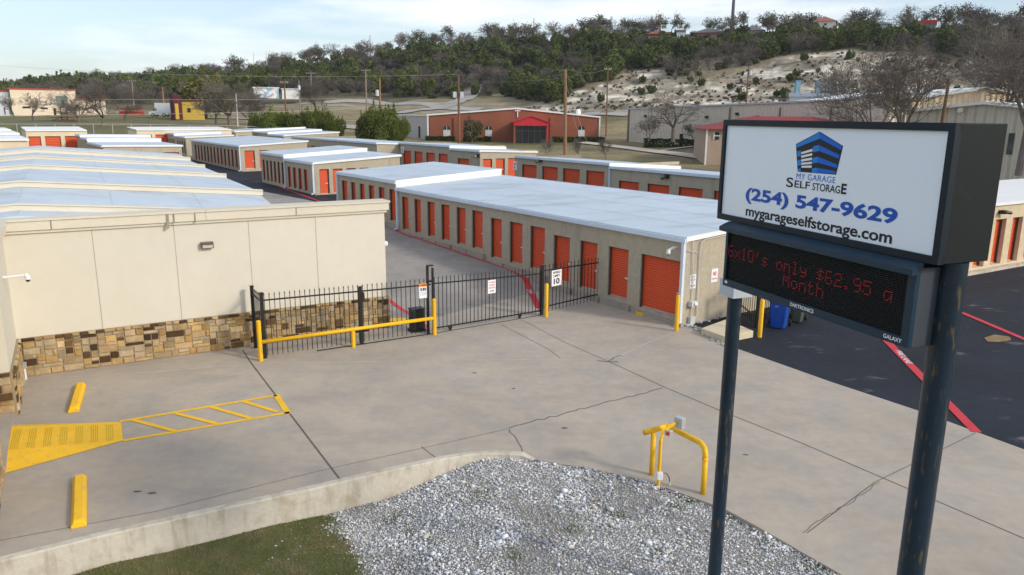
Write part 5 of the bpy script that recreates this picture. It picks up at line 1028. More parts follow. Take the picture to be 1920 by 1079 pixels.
for u_, lab in ((1494.5, 'left pale blue roof stack of the shop'), (1532.5, 'middle pale blue roof stack of the shop'), (1557.5, 'right pale blue roof stack of the shop')):
    q = PD(u_, 172, 196); o = MB(); o.fbox(q.xy, Vector((1, 0)), Vector((0, 1)), -.5, .5, -.5, .5, PD(u_, 178, 196).z - .5, PD(u_, 152, 196).z); o.fbox(q.xy, Vector((1, 0)), Vector((0, 1)), -.62, .62, -.62, .62, PD(u_, 152, 196).z, PD(u_, 151, 196).z); o = o.build('roof_stack', mat('stack_blue', (.16, .30, .38), .5, var=.08)); tag(o, lab, 'roof stack', 'pale blue roof stacks')
M_hr = mat('hill_roof_rust', (.33, .12, .07), .8, var=.1); M_gr = mat('hill_roof_grey', (.14, .14, .15), .8, var=.1)
simple('white hilltop house with a reddish hipped roof between dark oaks', 1524, 41, 1566, 56, 345, mat('white_house', (.75, .70, .62), .8), M_hr, 10, 2.3, name='house', cat='house', hiproof=True, windows=[(1530, 44, 1534, 48, M_glass, 'window'), (1545, 44, 1550, 48, M_glass, 'window')])
simple('brick hilltop house with a rusty hipped roof beside a thin pole', 1214, 64, 1256, 74, 370, M_brick, M_hr, 10, 2.2, name='house', cat='house', hiproof=True)
simple('grey roofed hilltop house right of the tall mast', 1388, 58, 1432, 68, 355, mat('tan_house', (.35, .28, .22), .8), M_gr, 10, 2.6, name='house', cat='house', hiproof=True)
simple('small pale block house on the hilltop left of the mast', 1268, 60, 1284, 72, 362, M_bl, M_gr, 8, .8, name='house', cat='house')
simple('wide dark roofed hilltop house just left of the mast', 1300, 62, 1358, 70, 360, M_brick, M_gr, 12, 2.6, name='house', cat='house', hiproof=True)
simple('pale gabled hilltop house at right of the dark oak', 1634, 47, 1668, 58, 345, mat('pale_house', (.55, .6, .62), .8), M_gr, 9, 1.6, name='house', cat='house', hiproof=True)
simple('hilltop shop with a flat bright red roof band', 1721, 46, 1754, 56, 345, mat('shop_wall', (.25, .22, .22), .8), M_redroof, 8, 1.4, name='shop', cat='shop')
# delivery truck, on the far lane
def truck():
    q = PD(296, 219, 200); z0 = q.z; T = thing('box_truck', 'white box truck parked beside the yellow building', 'truck', (q.x, q.y, z0), 0)
    d = Vector((1, .0)); n = Vector((0, -1)); o = PD(279, 219, 200).xy
    m = MB(); M = Matrix(((1, 0, 0, o.x), (0, 1, 0, o.y), (0, 0, 1, z0), (0, 0, 0, 1))); m.extr([(0, .45), (4.6, .45), (4.6, 1.9), (2.1, 2.0), (1.5, 1.35), (.1, 1.1)], 0, 2.1, M); m.build('cab', M_signw, T)
    m = MB(); m.box(1.6, 5.6, -.1, 2.2, .9, 3.1, M); m.build('cargo_box', M_signw, T)
    m = MB(); m.add([M @ Vector(v) for v in ((1.0, -.02, 1.3), (2.0, -.13, 1.3), (2.0, -.13, 1.85), (1.6, -.13, 1.85))], [(0, 1, 2, 3)]); m.add([M @ Vector(v) for v in ((1.45, -.02, 1.36), (1.45, 2.0, 1.36), (2.05, 2.0, 1.98), (2.05, -.02, 1.98))], [(0, 1, 2, 3)]); m.build('windscreen', M_glass, T)
    for x in (1.0, 3.6):
        for y in (-.05, 2.0):
            w_ = MB(); w_.tube([M @ Vector((x, y - .1, .4)), M @ Vector((x, y + .15, .4))], .4, 14); wh = w_.build('wheel', M_black, T); w_ = MB(); w_.tube([M @ Vector((x, y - .12, .4)), M @ Vector((x, y - .1, .4))], .2, 10); w_.build('hub', M_steel, wh)
truck()
q = PD(262, 215, 205); T = MB(); T.fbox(PD(225, 215, 205).xy, Vector((1, 0)), Vector((0, 1)), 0, 4.5, 0, 2.0, q.z + .9, q.z + 1.5); T.fbox(PD(225, 215, 205).xy, Vector((1, 0)), Vector((0, 1)), -.5, 5.0, .6, 1.6, q.z - .2, q.z + .7); o = T.build('flatbed_trailer', mat('red_trailer', (.5, .05, .04), .6)); tag(o, 'red trailer parked left of the white truck', 'trailer')
# playground
q = PD(116, 227, 172); T = thing('play_structure', 'wooden play structure with a roof on the left lawn', 'playground', (q.x, q.y, q.z), 0); M_wood = mat('weathered_wood', (.30, .19, .13), .9, var=.2)
for x in (0, 2.4):
    for y in (0, 2): m = MB(); m.box(q.x + x - .08, q.x + x + .08, q.y + y - .08, q.y + y + .08, q.z - 1, q.z + 2.4); m.build('post', M_wood, T)
m = MB(); m.box(q.x - .1, q.x + 2.5, q.y - .1, q.y + 2.1, q.z + .7, q.z + .8)
for k in range(10): m.box(q.x + k * .26 - .05, q.x + k * .26 + .05, q.y - .15, q.y - .11, q.z + .0, q.z + 1.3)
m.build('railing', M_wood, T); m = MB(); gable(m, (q.x - .3, q.y - .3), (1, 0), (0, 1), 0, 3, 0, 2.6, q.z + 2.4, q.z + 2.5, q.z + 3.2); m.build('roof', M_wood, T)
m = MB(); m.add([(q.x - .1, q.y, q.z + .75), (q.x - .1, q.y + .6, q.z + .75), (q.x - 2.2, q.y + .6, q.z - .1), (q.x - 2.2, q.y, q.z - .1)], [(0, 1, 2, 3)]); m.build('slide', mat('yellow_slide', (.7, .45, .05), .5), T)
# timber border of the playground
def far_strip(pts, wd, name, m_, dz=.12, kind='structure', label=None, cat=None, h=0):
    m = MB(); pp = []
    for (u0, d0), (u1, d1) in zip(pts, pts[1:]):
        k = 14
        for i in range(k): t = i / k; pp.append(on(u0 + (u1 - u0) * t, d0 + (d1 - d0) * t))
    pp.append(on(*pts[-1])); rows = []
    ns = 5
    for i, p in enumerate(pp):
        t_ = (pp[min(i + 1, len(pp) - 1)] - pp[max(i - 1, 0)]).xy.normalized(); n_ = Vector((-t_.y, t_.x)) * wd / 2
        for j in range(ns): c = p.xy + n_ * (j / (ns - 1) * 2 - 1); m.v.append((c.x, c.y, terr(c.x, c.y) + dz))
    for i in range(len(pp) - 1):
        for j in range(ns - 1): a = i * ns + j; m.f.append((a, a + ns, a + ns + 1, a + 1))
    o = m.build(name, m_); tag(o, label, cat, None, kind); return o
M_road = mat('far_road', (.38, .35, .32), .9, var=.12, vscale=.3); M_dirt = mat('pale_dirt', (.50, .43, .31), .95, var=.15, vscale=.3)
def du(u, v): q = ground_at(u, v, 100); return (u, math.hypot(q.x, q.y))
far_strip([du(560, 196), du(690, 191), du(800, 196), du(860, 205), du(900, 207)], 7, 'far_road', M_road, .2)
far_strip([(740, 250), (800, 262), (850, 275), (880, 300), (893, 325)], 7, 'far_road', M_road, .3)
far_strip([(900, 225), (1000, 222), (1180, 212)], 6, 'far_road', M_road, .25)
far_strip([(600, 190), (700, 185), (770, 180)], 22, 'parking_lot', M_road, .2)
far_strip([(100, 212), (260, 206), (345, 200), (480, 205)], 9, 'far_road', M_road, .2)
far_strip([(1090, 146), (1150, 138), (1248, 124), (1353, 112), (1480, 100)], 3.2, 'lawn_path', mat('pale_path', (.52, .47, .40), .9, var=.08), .16)
far_strip([(1240, 127), (1300, 134), (1330, 140)], 1.2, 'lawn_path', MATS['pale_path'], .16)
far_strip([(1560, 60), (1760, 70), (1960, 72), (2300, 72)], 16, 'side_road', mat('grey_road', (.24, .24, .25), .9, var=.1), .1)
o = far_strip([(76, 172), (170, 168), (300, 166)], .5, 'playground_edging', M_black, .35); tag(o, 'dark timber edging round the playground', 'edging'); del o['kind']
# ------------------------------------------------------------------ utility poles and wires
M_wpole = mat('pole_wood', (.20, .105, .06), .9, var=.2, vscale=1.5); M_gpole = mat('pole_grey_wood', (.27, .23, .19), .9, var=.2, vscale=1.5); M_mpole = mat('pole_metal', (.55, .55, .52), .5, var=.1); M_xf = mat('transformer_grey', (.58, .62, .66), .5)
def upole(ut, vt, ub, vb, d, label, m_=M_wpole, r=.16, arm=None, tf=None, sign=None):
    b_ = PD(ub, vb, d); t_ = PD(ut, vt, d); g = terr(b_.x, b_.y) - .5; T = thing('utility_pole', label, 'utility pole', (b_.x, b_.y, g), 0, 'utility poles')
    k = (g - b_.z) / (t_.z - b_.z); b2 = b_.lerp(t_, k) if abs(ut - ub) > 8 else Vector((b_.x, b_.y, g)); t2 = t_ if abs(ut - ub) > 8 else Vector((b_.x + (t_.x - b_.x) * .5, b_.y, t_.z))
    m = MB(); m.tube([b2, b2.lerp(t2, .5), t2], [r * 1.25, r * 1.1, r * .8], 10); m.build('shaft', m_, T)
    if arm:
        m = MB(); m.box(t2.x - arm / 2, t2.x + arm / 2, t2.y - .22, t2.y - .1, t2.z - .6, t2.z - .42); m.build('crossarm', M_gpole, T)
        for s in (-.9, -.45, .45, .9): m = MB(); m.tube([(t2.x + s * arm / 2, t2.y - .16, t2.z - .42), (t2.x + s * arm / 2, t2.y - .16, t2.z - .2)], .06, 6); m.build('insulator', M_mpole, T)
    if tf:
        z = PD(ub, tf[0], d).z; m = MB(); m.tube([(t2.x + tf[1], t2.y - .3, z - .5), (t2.x + tf[1], t2.y - .3, z + .45), (t2.x + tf[1], t2.y - .3, z + .55)], [.3, .3, .15], 12); m.build('transformer', M_xf, T)
    if sign:
        z = PD(ub, sign, d).z
        for s in (-1, 1): m = MB(); m.box(t2.x + s * .55 - .28, t2.x + s * .55 + .28, t2.y - .3, t2.y - .25, z - .45, z + .45); m.build('placard', M_xf, T)
    return t2
pt = {}
pt[1] = upole(859, 140, 861, 272, 122, 'dark red wooden utility pole left of the church porch with two pale placards', M_wpole, .17, sign=178)
pt[2] = upole(1056.5, 130, 1060, 298, 96, 'tan wooden utility pole in front of the church right half', mat('pole_tan', (.30, .18, .10), .9, var=.2, vscale=1.5), .19)
pt[3] = upole(1139.5, 126, 1137.5, 217, 175, 'thin dark utility pole left of the grey warehouse', M_wpole, .14, arm=1.6)
pt[4] = upole(712.5, 146, 714, 250, 140, 'wooden utility pole with a transformer above the big juniper', mat('pole_orange', (.32, .17, .08), .9, var=.2), .17, tf=(175, -.45))
pt[5] = upole(685.5, 130, 687, 191, 262, 'pale wooden utility pole with a crossarm by the far road', M_gpole, .22, arm=3.0)
pt[6] = upole(583, 135, 585, 190, 268, 'pale utility pole with a crossarm before the green woods', M_gpole, .18, arm=3.0)
pt[7] = upole(534, 151, 537, 236, 165, 'dark red utility pole between two juniper bushes', M_wpole, .16, arm=1.6)
pt[8] = upole(560.5, 151, 563, 212, 200, 'slim utility pole with a white transformer near the mural trailer', M_gpole, .15, tf=(165, .1))
pt[9] = upole(1402.5, 123, 1400, 190, 205, 'utility pole with crossarm and transformer before the limestone slope', M_wpole, .17, arm=3.4, tf=(137, .5))
pt[10] = upole(1780, 148, 1767, 226, 88, 'leaning wooden utility pole behind the top of the sign', M_wpole, .17)
pt[11] = upole(304.5, 163, 307, 196, 250, 'short orange brown utility pole above the white truck', MATS['pole_orange'], .2)
pt[12] = upole(443, 176, 446, 240, 150, 'pale metal pole before the spreading bare tree', M_mpole, .10)
pt[13] = upole(248, 150, 250, 190, 300, 'faint utility pole with crossarm left of the white truck', M_gpole, .2, arm=3.0)
pt[14] = upole(475.5, 100, 476.5, 128, 430, 'thin pole on the left skyline', M_mpole, .16); pt[15] = upole(499, 96, 500.5, 124, 430, 'second thin pole on the left skyline', M_mpole, .16)
pt[16] = upole(1238, 28, 1237, 66, 372, 'thin dark pole rising over the brick hilltop house', M_wpole, .22)
pt[17] = upole(1001, 34, 1001, 66, 380, 'slim pole among the skyline oaks', M_wpole, .18)
pt[18] = upole(694, 66, 694, 92, 425, 'slim pole on the crest left of the bare skyline trees', M_wpole, .18)
b_ = PD(1371, 72, 372); t_ = PD(1376.5, -45, 372); m = MB(); m.tube([(b_.x, b_.y, b_.z - 6), (b_.x, b_.y, t_.z)], [.95, .55], 12); o = m.build('mast', mat('mast_dark', (.10, .11, .13), .6, var=.1)); tag(o, 'tall dark tapering mast standing on the hilltop', 'mast')
def wire(a_, b_, sag, label, r=.018, m_=None):
    m = MB(); m.tube([a_.lerp(b_, t) - Vector((0, 0, sag * 4 * t * (1 - t))) for t in np.linspace(0, 1, 17)], r, 4); o = m.build('power_line', m_ or mat('pale_wire', (.50, .46, .34), .5, var=0)); tag(o, label, 'power line', 'overhead wires')
M_dw = mat('dark_wire', (.12, .12, .12), .5, var=0)
wire(PD(-60, 118, 190), pt[1], 1.2, 'upper pale overhead wire crossing the woods at left')
wire(pt[1], PD(1960, 178, 120) if 0 else pt[2], .8, 'dark overhead wire from the red pole to the tan pole', .016, M_dw)
wire(PD(-60, 184, 150), PD(700, 184, 150), .3, 'middle pale overhead wire at left', .022)
wire(PD(-60, 217, 135), PD(650, 205.5, 135), .25, 'lowest pale overhead wire at left', .022)
wire(PD(648, 205.5, 135), PD(870, 192, 122), .2, 'pale overhead wire behind the junipers', .022)
wire(pt[2], pt[3], .8, 'dark overhead wire from the tan pole to the thin pole', .016, M_dw)
wire(pt[3], pt[9], 1.5, 'dark overhead wire across the limestone slope', .02, M_dw); wire(pt[3] - Vector((0, 0, 3.4)), pt[9] - Vector((0, 0, 4.8)), 1.5, 'lower dark overhead wire across the limestone slope', .02, M_dw)
wire(pt[9], PD(1800, 132, 190), 1.5, 'dark overhead wire right of the transformer pole', .02, M_dw)
wire(pt[1] - Vector((0, 0, 1)), pt[3] - Vector((0, 0, .5)), 1.0, 'dark overhead wire behind the tan pole', .018, M_dw)
wire(pt[4] - Vector((0, 0, 2.8)), PD(748, 217, 152), .3, 'thin drop wire from the transformer pole to the church', .015, M_dw)
wire(pt[2] - Vector((0, 0, 1.5)), PD(1100, 266, 92), .0, 'first slanting stay wire of the tan pole', .012, MATS['pale_wire']); wire(pt[2] - Vector((0, 0, 2.5)), PD(1088, 262, 92), .0, 'second slanting stay wire of the tan pole', .012, MATS['pale_wire'])
# fence line behind the yard
T = thing('chain_link_fence', 'pale chain link fence along the grass behind the storage rows', 'fence', (*on(200, 138),), 0)
fps = [on(u_, 138) for u_ in range(-80, 640, 36)]
m = MB()
for a_, b_ in zip(fps, fps[1:]): m.tube([a_ + Vector((0, 0, 1.5)), b_ + Vector((0, 0, 1.5))], .03, 4)
m.build('top_rail', M_mpole, T)
for p in fps: m = MB(); m.tube([p - Vector((0, 0, .3)), p + Vector((0, 0, 1.55))], .04, 5); m.build('post', M_mpole, T)
#--PART5--
# ------------------------------------------------------------------ trees
def tube_fast(V_, F_, p0, p1, r0, r1, n):
    t = (p1 - p0); 
    if t.length < 1e-4: return
    t.normalize(); u_ = t.cross(Vector((.3, .2, .93))).normalized(); v_ = t.cross(u_); b = len(V_)
    for p, r in ((p0, r0), (p1, r1)):
        for j in range(n): a = 2 * math.pi * j / n; V_.append(tuple(p + (u_ * math.cos(a) + v_ * math.sin(a)) * r))
    for j in range(n): F_.append((b + j, b + (j + 1) % n, b + n + (j + 1) % n, b + n + j))
def bare_tree(seed, h=8.0, spread=1.0, trunks=1, first=.28, r0=.2, levels=6, twig=.012, upw=.25, leaf=None, ang=(.35, .75), nkids=(2, 3)):
    """trunk mesh, crown mesh (limbs, twigs) of a leafless tree rooted at the origin"""
    rnd = random.Random(seed); tv_, tf_, cv, cf = [], [], [], []; tips = []
    def rv(): return Vector((rnd.gauss(0, 1), rnd.gauss(0, 1), rnd.gauss(0, 1))).normalized()
    def grow(p, d, Ln, r, lv, V_, F_):
        seg = 3 if lv < levels - 1 else 2; q = p; dd = d.copy(); rr = r
        for i in range(seg):
            dd = (dd + rv() * (.14 + .03 * lv) + Vector((0, 0, upw * .14))).normalized(); q2 = q + dd * Ln / seg; r2 = max(twig, rr * (.86 if lv else .9)); tube_fast(V_, F_, q, q2, rr, r2, 6 if lv < 2 else (4 if lv < 3 else 3)); q, rr = q2, r2
            if 1 <= lv < levels - 1 and i < seg - 1 and rnd.random() < .75: side(q, dd, Ln * .6, rr * .55, lv + 1)
        if lv >= levels - 1: tips.append(q); return
        for k in range(rnd.choice(nkids)): side(q, dd, Ln * rnd.uniform(.68, .88), rr * .72, lv + 1)
    def side(q, dd, Ln, r, lv):
        perp = dd.cross(rv()).normalized(); a = rnd.uniform(*ang) * (1.0 + .1 * lv); nd = (dd * math.cos(a) + perp * math.sin(a)); nd.x *= spread; nd.y *= spread; nd.normalize()
        if nd.z < -.15: nd.z = -.1
        grow(q, nd.normalized(), Ln, max(r, twig), lv, cv, cf)
    L0 = h * first
    for k in range(trunks):
        a = rnd.uniform(0, 6.28); d0 = Vector((math.cos(a) * .35 * (trunks > 1), math.sin(a) * .35 * (trunks > 1), 1)).normalized(); q = Vector((0, 0, -.4)); rr = r0 * (1.15 if trunks == 1 else .8)
        for i in range(4):
            d0 = (d0 + rv() * .05).normalized(); q2 = q + d0 * L0 / 4 * (1.3 if i == 0 else 1); tube_fast(tv_, tf_, q, q2, rr, rr * .93, 9); q = q2; rr *= .93
        for k2 in range(rnd.choice((3, 4))): side(q, d0, h * .26, rr * .72, 1)
    # scale the crown so the tree has the asked height
    zm = max(v[2] for v in cv); s = h / zm
    sc = lambda vs: [(x * s, y * s, z * s if z > 0 else z) for x, y, z in vs]
    a = bpy.data.meshes.new('trunk'); a.from_pydata(sc(tv_), [], tf_); a.materials.append(M_bark); a.update()
    b = bpy.data.meshes.new('crown'); b.from_pydata(sc(cv), [], cf); b.materials.append(M_twig); b.update()
    lm = None
    if leaf:
        rs = np.random.RandomState(seed); T_ = np.array([tuple(t * s) for t in tips]); idx = rs.randint(0, len(T_), leaf[0]); lm = leaf_from_points('leaves', T_[idx] + rs.normal(0, leaf[2], (leaf[0], 3)), leaf[1], M_oakleaf, rs)
    return a, b, lm
def tree_inst(proto, loc, rz_, sc, label, name, cat, group=None, sxy=1.0):
    T = bpy.data.objects.new(name, None); COL.objects.link(T); T.location = loc; T.rotation_euler = (0, 0, rz_); T.scale = (sc * sxy, sc * sxy, sc); tag(T, label, cat, group)
    for nm, me_ in zip(('trunk', 'crown', 'leaves'), proto):
        if me_ is None: continue
        o = bpy.data.objects.new(nm, me_); COL.objects.link(o); o.parent = T
    return T
def cedar(seed, n, leaf, m_, h=1.0, asp=.55, lobes=7):
    """unit-height dense evergreen: lobed crown of leaf faces plus short trunk"""
    rs = np.random.RandomState(seed); L_ = [(0, 0, .55, asp * .75, .45)]
    for k in range(lobes): a = rs.uniform(0, 6.28); rr = asp * rs.uniform(.3, .6); L_.append((rr * math.cos(a), rr * math.sin(a), rs.uniform(.28, .78), asp * rs.uniform(.26, .42), rs.uniform(.16, .3)))
    pts = []; spk = [(l[0] + rs.normal(0, l[3] * .4), l[1] + rs.normal(0, l[3] * .4), l[2] + l[4] * .45, .085, l[4] * rs.uniform(.8, 1.15)) for l in L_ for _ in range(2)]
    while len(pts) < n:
        l = L_[rs.randint(len(L_))]; d = rs.normal(size=3)
        if rs.rand() < .15:
            k_ = spk[rs.randint(len(spk))]; t_ = rs.rand(); r_ = (1 - t_) * k_[3]; an = rs.uniform(0, 6.28); pts.append((k_[0] + r_ * math.cos(an), k_[1] + r_ * math.sin(an), k_[2] + t_ * k_[4])); continue
        d /= np.linalg.norm(d); k = rs.uniform(.72, 1.06) ; p = (l[0] + d[0] * l[3] * k, l[1] + d[1] * l[3] * k, l[2] + d[2] * l[4] * k)
        if p[2] > .03: pts.append(p)
    c = np.array(pts); me_ = leaf_from_points('crown', c, leaf, m_, rs)
    V_, F_ = [], []; tube_fast(V_, F_, Vector((0, 0, -.08)), Vector((0, 0, .5)), .035, .02, 7)
    for k in range(5): a = k * 1.25; tube_fast(V_, F_, Vector((0, 0, .2 + k * .06)), Vector((math.cos(a) * asp * .6, math.sin(a) * asp * .6, .4 + k * .09)), .014, .006, 4)
    t = bpy.data.meshes.new('trunk'); t.from_pydata(V_, [], F_); t.materials.append(M_bark); t.update(); return t, me_, None
# near juniper bushes beyond the rows
JP = [cedar(11 + k, 15000, .038, M_leaf, asp=.62 + .06 * k, lobes=14) for k in range(3)]
for i, (u, vb, vt, d, k, sx, lab) in enumerate(((515, 252, 207, 138, 1, .92, 'brownish juniper bush at the left end of the row of bushes'), (560, 254, 212, 136, 0, .85, 'bright green juniper bush second from left in the row'), (600, 256, 208, 136, 2, .9, 'tall pointed bright green juniper bush in the middle of the row'), (630, 258, 222, 132, 0, .8, 'darker low juniper bush at the right of the three green ones'), (717, 264, 204, 130, 2, .95, 'biggest juniper bush standing at the foot of the transformer pole'), (690, 264, 217, 131, 1, .7, 'juniper bush on the left shoulder of the biggest one'), (748, 264, 222, 129, 0, .78, 'juniper bush on the right shoulder of the biggest one'), (478, 250, 214, 140, 0, .5, 'small dull green bush at the end of the bush row'))):
    b_ = PD(u, vb, d); hgt = PD(u, vt, d).z - (b_.z - 1.0); tree_inst(JP[k], (b_.x, b_.y, b_.z - 1.0), i * 1.7, hgt, lab, 'juniper_bush', 'bush', 'juniper bushes beyond the storage rows', sx)
# individual bare trees that stand out
BT = {}
BT['spread'] = bare_tree(3, 8, 1.25, 1, .25, .26, 6, .016, .12, nkids=(2, 3)); BT['upr'] = bare_tree(5, 8, .95, 1, .28, .20, 6, .02, .35); BT['multi'] = bare_tree(8, 8, 1.2, 3, .2, .17, 6, .014, .25)
BT['tall'] = bare_tree(41, 8, 1.15, 1, .30, .21, 7, .010, .45, ang=(.3, .62)); BT['tall2'] = bare_tree(47, 8, 1.2, 2, .26, .19, 6, .014, .45, ang=(.3, .62)); BT['small'] = bare_tree(14, 4, .8, 3, .25, .06, 5, .012, .6); BT['fine'] = bare_tree(21, 8, 1.15, 1, .3, .2, 7, .011, .2); BT['oak'] = bare_tree(31, 8, 1.25, 2, .25, .2, 6, .03, .1, leaf=(2600, .32, .45)); BT['oak2'] = bare_tree(33, 8, 1.0, 1, .3, .2, 6, .03, .3, leaf=(1500, .3, .5))
def btree(kind, u, vb, vt, d, lab, sx=1.0, rz_=0, drop=0, group=None):
    b_ = PD(u, vb, d); g = b_.z - drop; hh = PD(u, vt, d).z - g; base = 4.0 if kind == 'small' else 8.0
    return tree_inst(BT[kind], (b_.x, b_.y, g), rz_, hh / base, lab, 'bare_tree' if not kind.startswith('oak') else 'oak_tree', 'tree', group, sx)
btree('spread', 1262, 262, 166, 128, 'bare spreading tree in the lawn before the grey warehouse', 1.05, .4)
btree('small', 1217, 262, 222, 130, 'small twiggy tree left of the lawn tree', 1.2, 0); btree('small', 1302, 263, 230, 130, 'small purplish twiggy tree right of the lawn tree', 1.3, 2)
btree('tall', 1693, 228, 58, 84, 'big bare tree rising behind the middle of the sign top', 1.0, 2.1, 4.5); btree('tall2', 1668, 228, 75, 90, 'forked bare tree close left of the big one behind the sign', .95, .8, 4.0)
btree('tall', 1913, 315, 5, 74, 'big bare tree at the right edge of the picture', 1.0, 4.0, 0); btree('upr', 1870, 240, 45, 120, 'bare tree reaching the sky near the right edge', 1.0, 1.0, 3)
btree('upr', 1800, 215, 70, 150, 'wide bare tree before the limestone slope at right', 1.3, 2.0, 2); btree('upr', 1590, 215, 110, 160, 'greyish bare tree left of the big tree behind the sign', 1.1, 5.0, 2)
btree('spread', 432, 238, 134, 150, 'large spreading bare tree right of the yellow building', 1.15, 1.1, .5); btree('fine', 405, 236, 150, 160, 'bare tree shading the yellow building', 1.1, 3.3, .5); btree('multi', 470, 236, 160, 158, 'bushy bare tree between the pale pole and the red pole', 1.0, .2, .5)
btree('fine', 193, 240, 148, 150, 'large grey bare tree behind the left storage roofs', 1.3, 2.7, .5); btree('spread', 150, 236, 160, 168, 'bare tree over the play structure', 1.1, .5, .5); btree('fine', 235, 234, 158, 172, 'bare tree left of the white truck', 1.0, 4.4, .5)
btree('upr', 62, 228, 172, 170, 'bare vase shaped tree on the lawn before the cream building', 1.1, 1.9, .3); btree('upr', 27, 222, 174, 200, 'thin bare tree at the far left before the blue grey building', 1.0, .3, .3)
btree('multi', 593, 204, 146, 215, 'bushy forked tree in the open brown field', 1.0, 2.5, .3); btree('small', 606, 203, 178, 212, 'small leaning tree beside the forked field tree', .9, 1)
for i, (u, l) in enumerate(((1026, 'left'), (1085, 'middle'), (1136, 'right'))): btree('small', u, 296, 258, 92, l + ' of the three small pruned trees on the church lawn', .7, i)
T = cedar(44, 6000, .06, mat('brown_leaf', (.15, .125, .07), .9, var=.3, vscale=1.5), asp=.55, lobes=12); b_ = PD(885, 267, 145); tree_inst(T, (b_.x, b_.y, b_.z), 0, PD(885, 225, 145).z - b_.z, 'round brown twiggy tree clipped beside the church wall', 'round_tree', 'tree', None, 1.0)
T = cedar(45, 6000, .055, mat('olive_leaf', (.17, .16, .035), .9, var=.3, vscale=1.5), asp=.75, lobes=14); b_ = PD(385, 200, 190); tree_inst(T, (b_.x, b_.y, b_.z - 3), 0, PD(385, 146, 190).z - b_.z + 3, 'yellowish olive tree above the yellow building', 'olive_green_tree', 'tree', None, 1.2)
# hillside woods: individual trees nearest and most visible, rest as one mass
CP = [cedar(60 + k, 3400, .10, M_leaf2, asp=.5 + .07 * (k % 3), lobes=9) for k in range(6)]
HB = [bare_tree(70 + k, 8, 1.1, 2, .22, .16, 5, .035, .3) for k in range(4)]
HO = [bare_tree(80 + k, 8, 1.15, 1, .36, .17, 5, .04, .2, leaf=(480, .42, .45)) for k in range(4)]
rnd = random.Random(99); trees = []; tries = 0
def crest_d(a_):
    for (c0, q0_), (c1, q1_) in zip(zip([c[0] for c in COLS], CREST), zip([c[0] for c in COLS][1:], CREST[1:])):
        if c0 <= a_ <= c1: t = (a_ - c0) / (c1 - c0); return q0_[0] + (q1_[0] - q0_[0]) * t
    return 450
while len(trees) < 1500 and tries < 40000:
    tries += 1; u = rnd.uniform(-260, 2200); a_ = az(u); cd = crest_d(a_); d = rnd.uniform(235, cd + 12) if u > 950 else rnd.uniform(300, cd + 14)
    x, y = math.sin(a_) * d, math.cos(a_) * d; z = terr(x, y); v = proj((x, y, z))[1]
    rock = rockmask(x, y, z, u, v)
    if v > (196 if u < 420 else 186 if u < 960 else 198): continue
    if u > 420 and u < 560 and v > 176: continue
    if 560 < u < 880 and v > np.interp(u, [560, 700, 880], [184, 180, 186]): continue
    small = False
    if rock or (u > 985 and v > 190):
        if rnd.random() > .16: continue
        small = True
    if any((x - q[0]) ** 2 + (y - q[1]) ** 2 < (q[6] + 1.2) ** 2 * (.55 if not small else 1) for q in trees[-900:]): continue
    top = d > cd - 14
    if top and rnd.random() < .2: continue
    k = fbm(x * .018 + 3, y * .018); bare = rnd.random() < (.75 if k > .12 else .18)
    if small: kind, hh = 'c', rnd.uniform(1.4, 3.0)
    elif top: kind = rnd.choice('oooobb'); hh = rnd.uniform(5, 11) * (.7 if u < 450 else 1)
    elif bare: kind, hh = 'b', rnd.uniform(5, 8)
    else: kind, hh = 'c', rnd.uniform(4.5, 7.5) * (.62 if d > cd - 42 else 1)
    houses = [(1545, 345, 30, 54), (1235, 370, 30, 72), (1410, 355, 30, 66), (1276, 362, 14, 70), (1330, 360, 34, 68), (1651, 345, 24, 56), (1738, 345, 24, 54), (1371, 372, 5, 60)]
    bad = False
    for hu, hd_, hw_, hv in houses:
        if abs(u - hu) < hw_ and d < hd_ + 10:
            if d > hd_ - 9: bad = True; break
            zt_ = PD(u, hv, d).z - z
            if zt_ < 1.4: bad = True; break
            hh = min(hh, zt_); kind = 'c' if kind == 'o' else kind
    if bad: continue
    trees.append((x, y, z, kind, hh, v, hh * .33, top, u))
LB = {'c': ('cedar_tree', 'dark green cedar in the dense woods covering the hillside', 'cedars of the hillside woods'), 'b': ('bare_tree', 'leafless grey tree among the green cedars of the hillside', 'bare trees of the hillside woods'), 'o': ('oak_tree', 'broad oak with sparse dark leaves in the hillside woods', 'oaks of the hillside woods')}
vis = [t for t in trees if -30 < t[8] < 1950]; vis.sort(key=lambda t: -t[4] / math.hypot(t[0], t[1])); keep = {'c': 240, 'b': 130, 'o': 110}; ind = []; rest = [t for t in trees if not -30 < t[8] < 1950]
for t in vis:
    if t[7] and t[3] == 'b': key = 'bt'
    if keep[t[3]] > 0: keep[t[3]] -= 1; ind.append(t)
    else: rest.append(t)
for i, t in enumerate(ind):
    x, y, z, k, hh = t[:5]; pr = rnd.choice({'c': CP, 'b': HB, 'o': HO}[k]); nm, lb, gr = LB[k]
    if t[6] < 1.2: lb, gr = 'small round green shrub dotted on the pale limestone slope', 'shrubs on the limestone slope'; nm = 'shrub'
    elif t[7]: lb, gr = {'c': 'green cedar standing on the hill crest', 'b': 'leafless tree standing against the sky on the hill crest', 'o': 'oak standing against the sky on the hill crest'}[k], 'trees on the hill crest'
    tree_inst(pr, (x, y, z - .3), rnd.uniform(0, 6.28), hh if k == 'c' else hh / 8, lb, nm, 'shrub' if nm == 'shrub' else 'tree', gr, rnd.uniform(.9, 1.25))
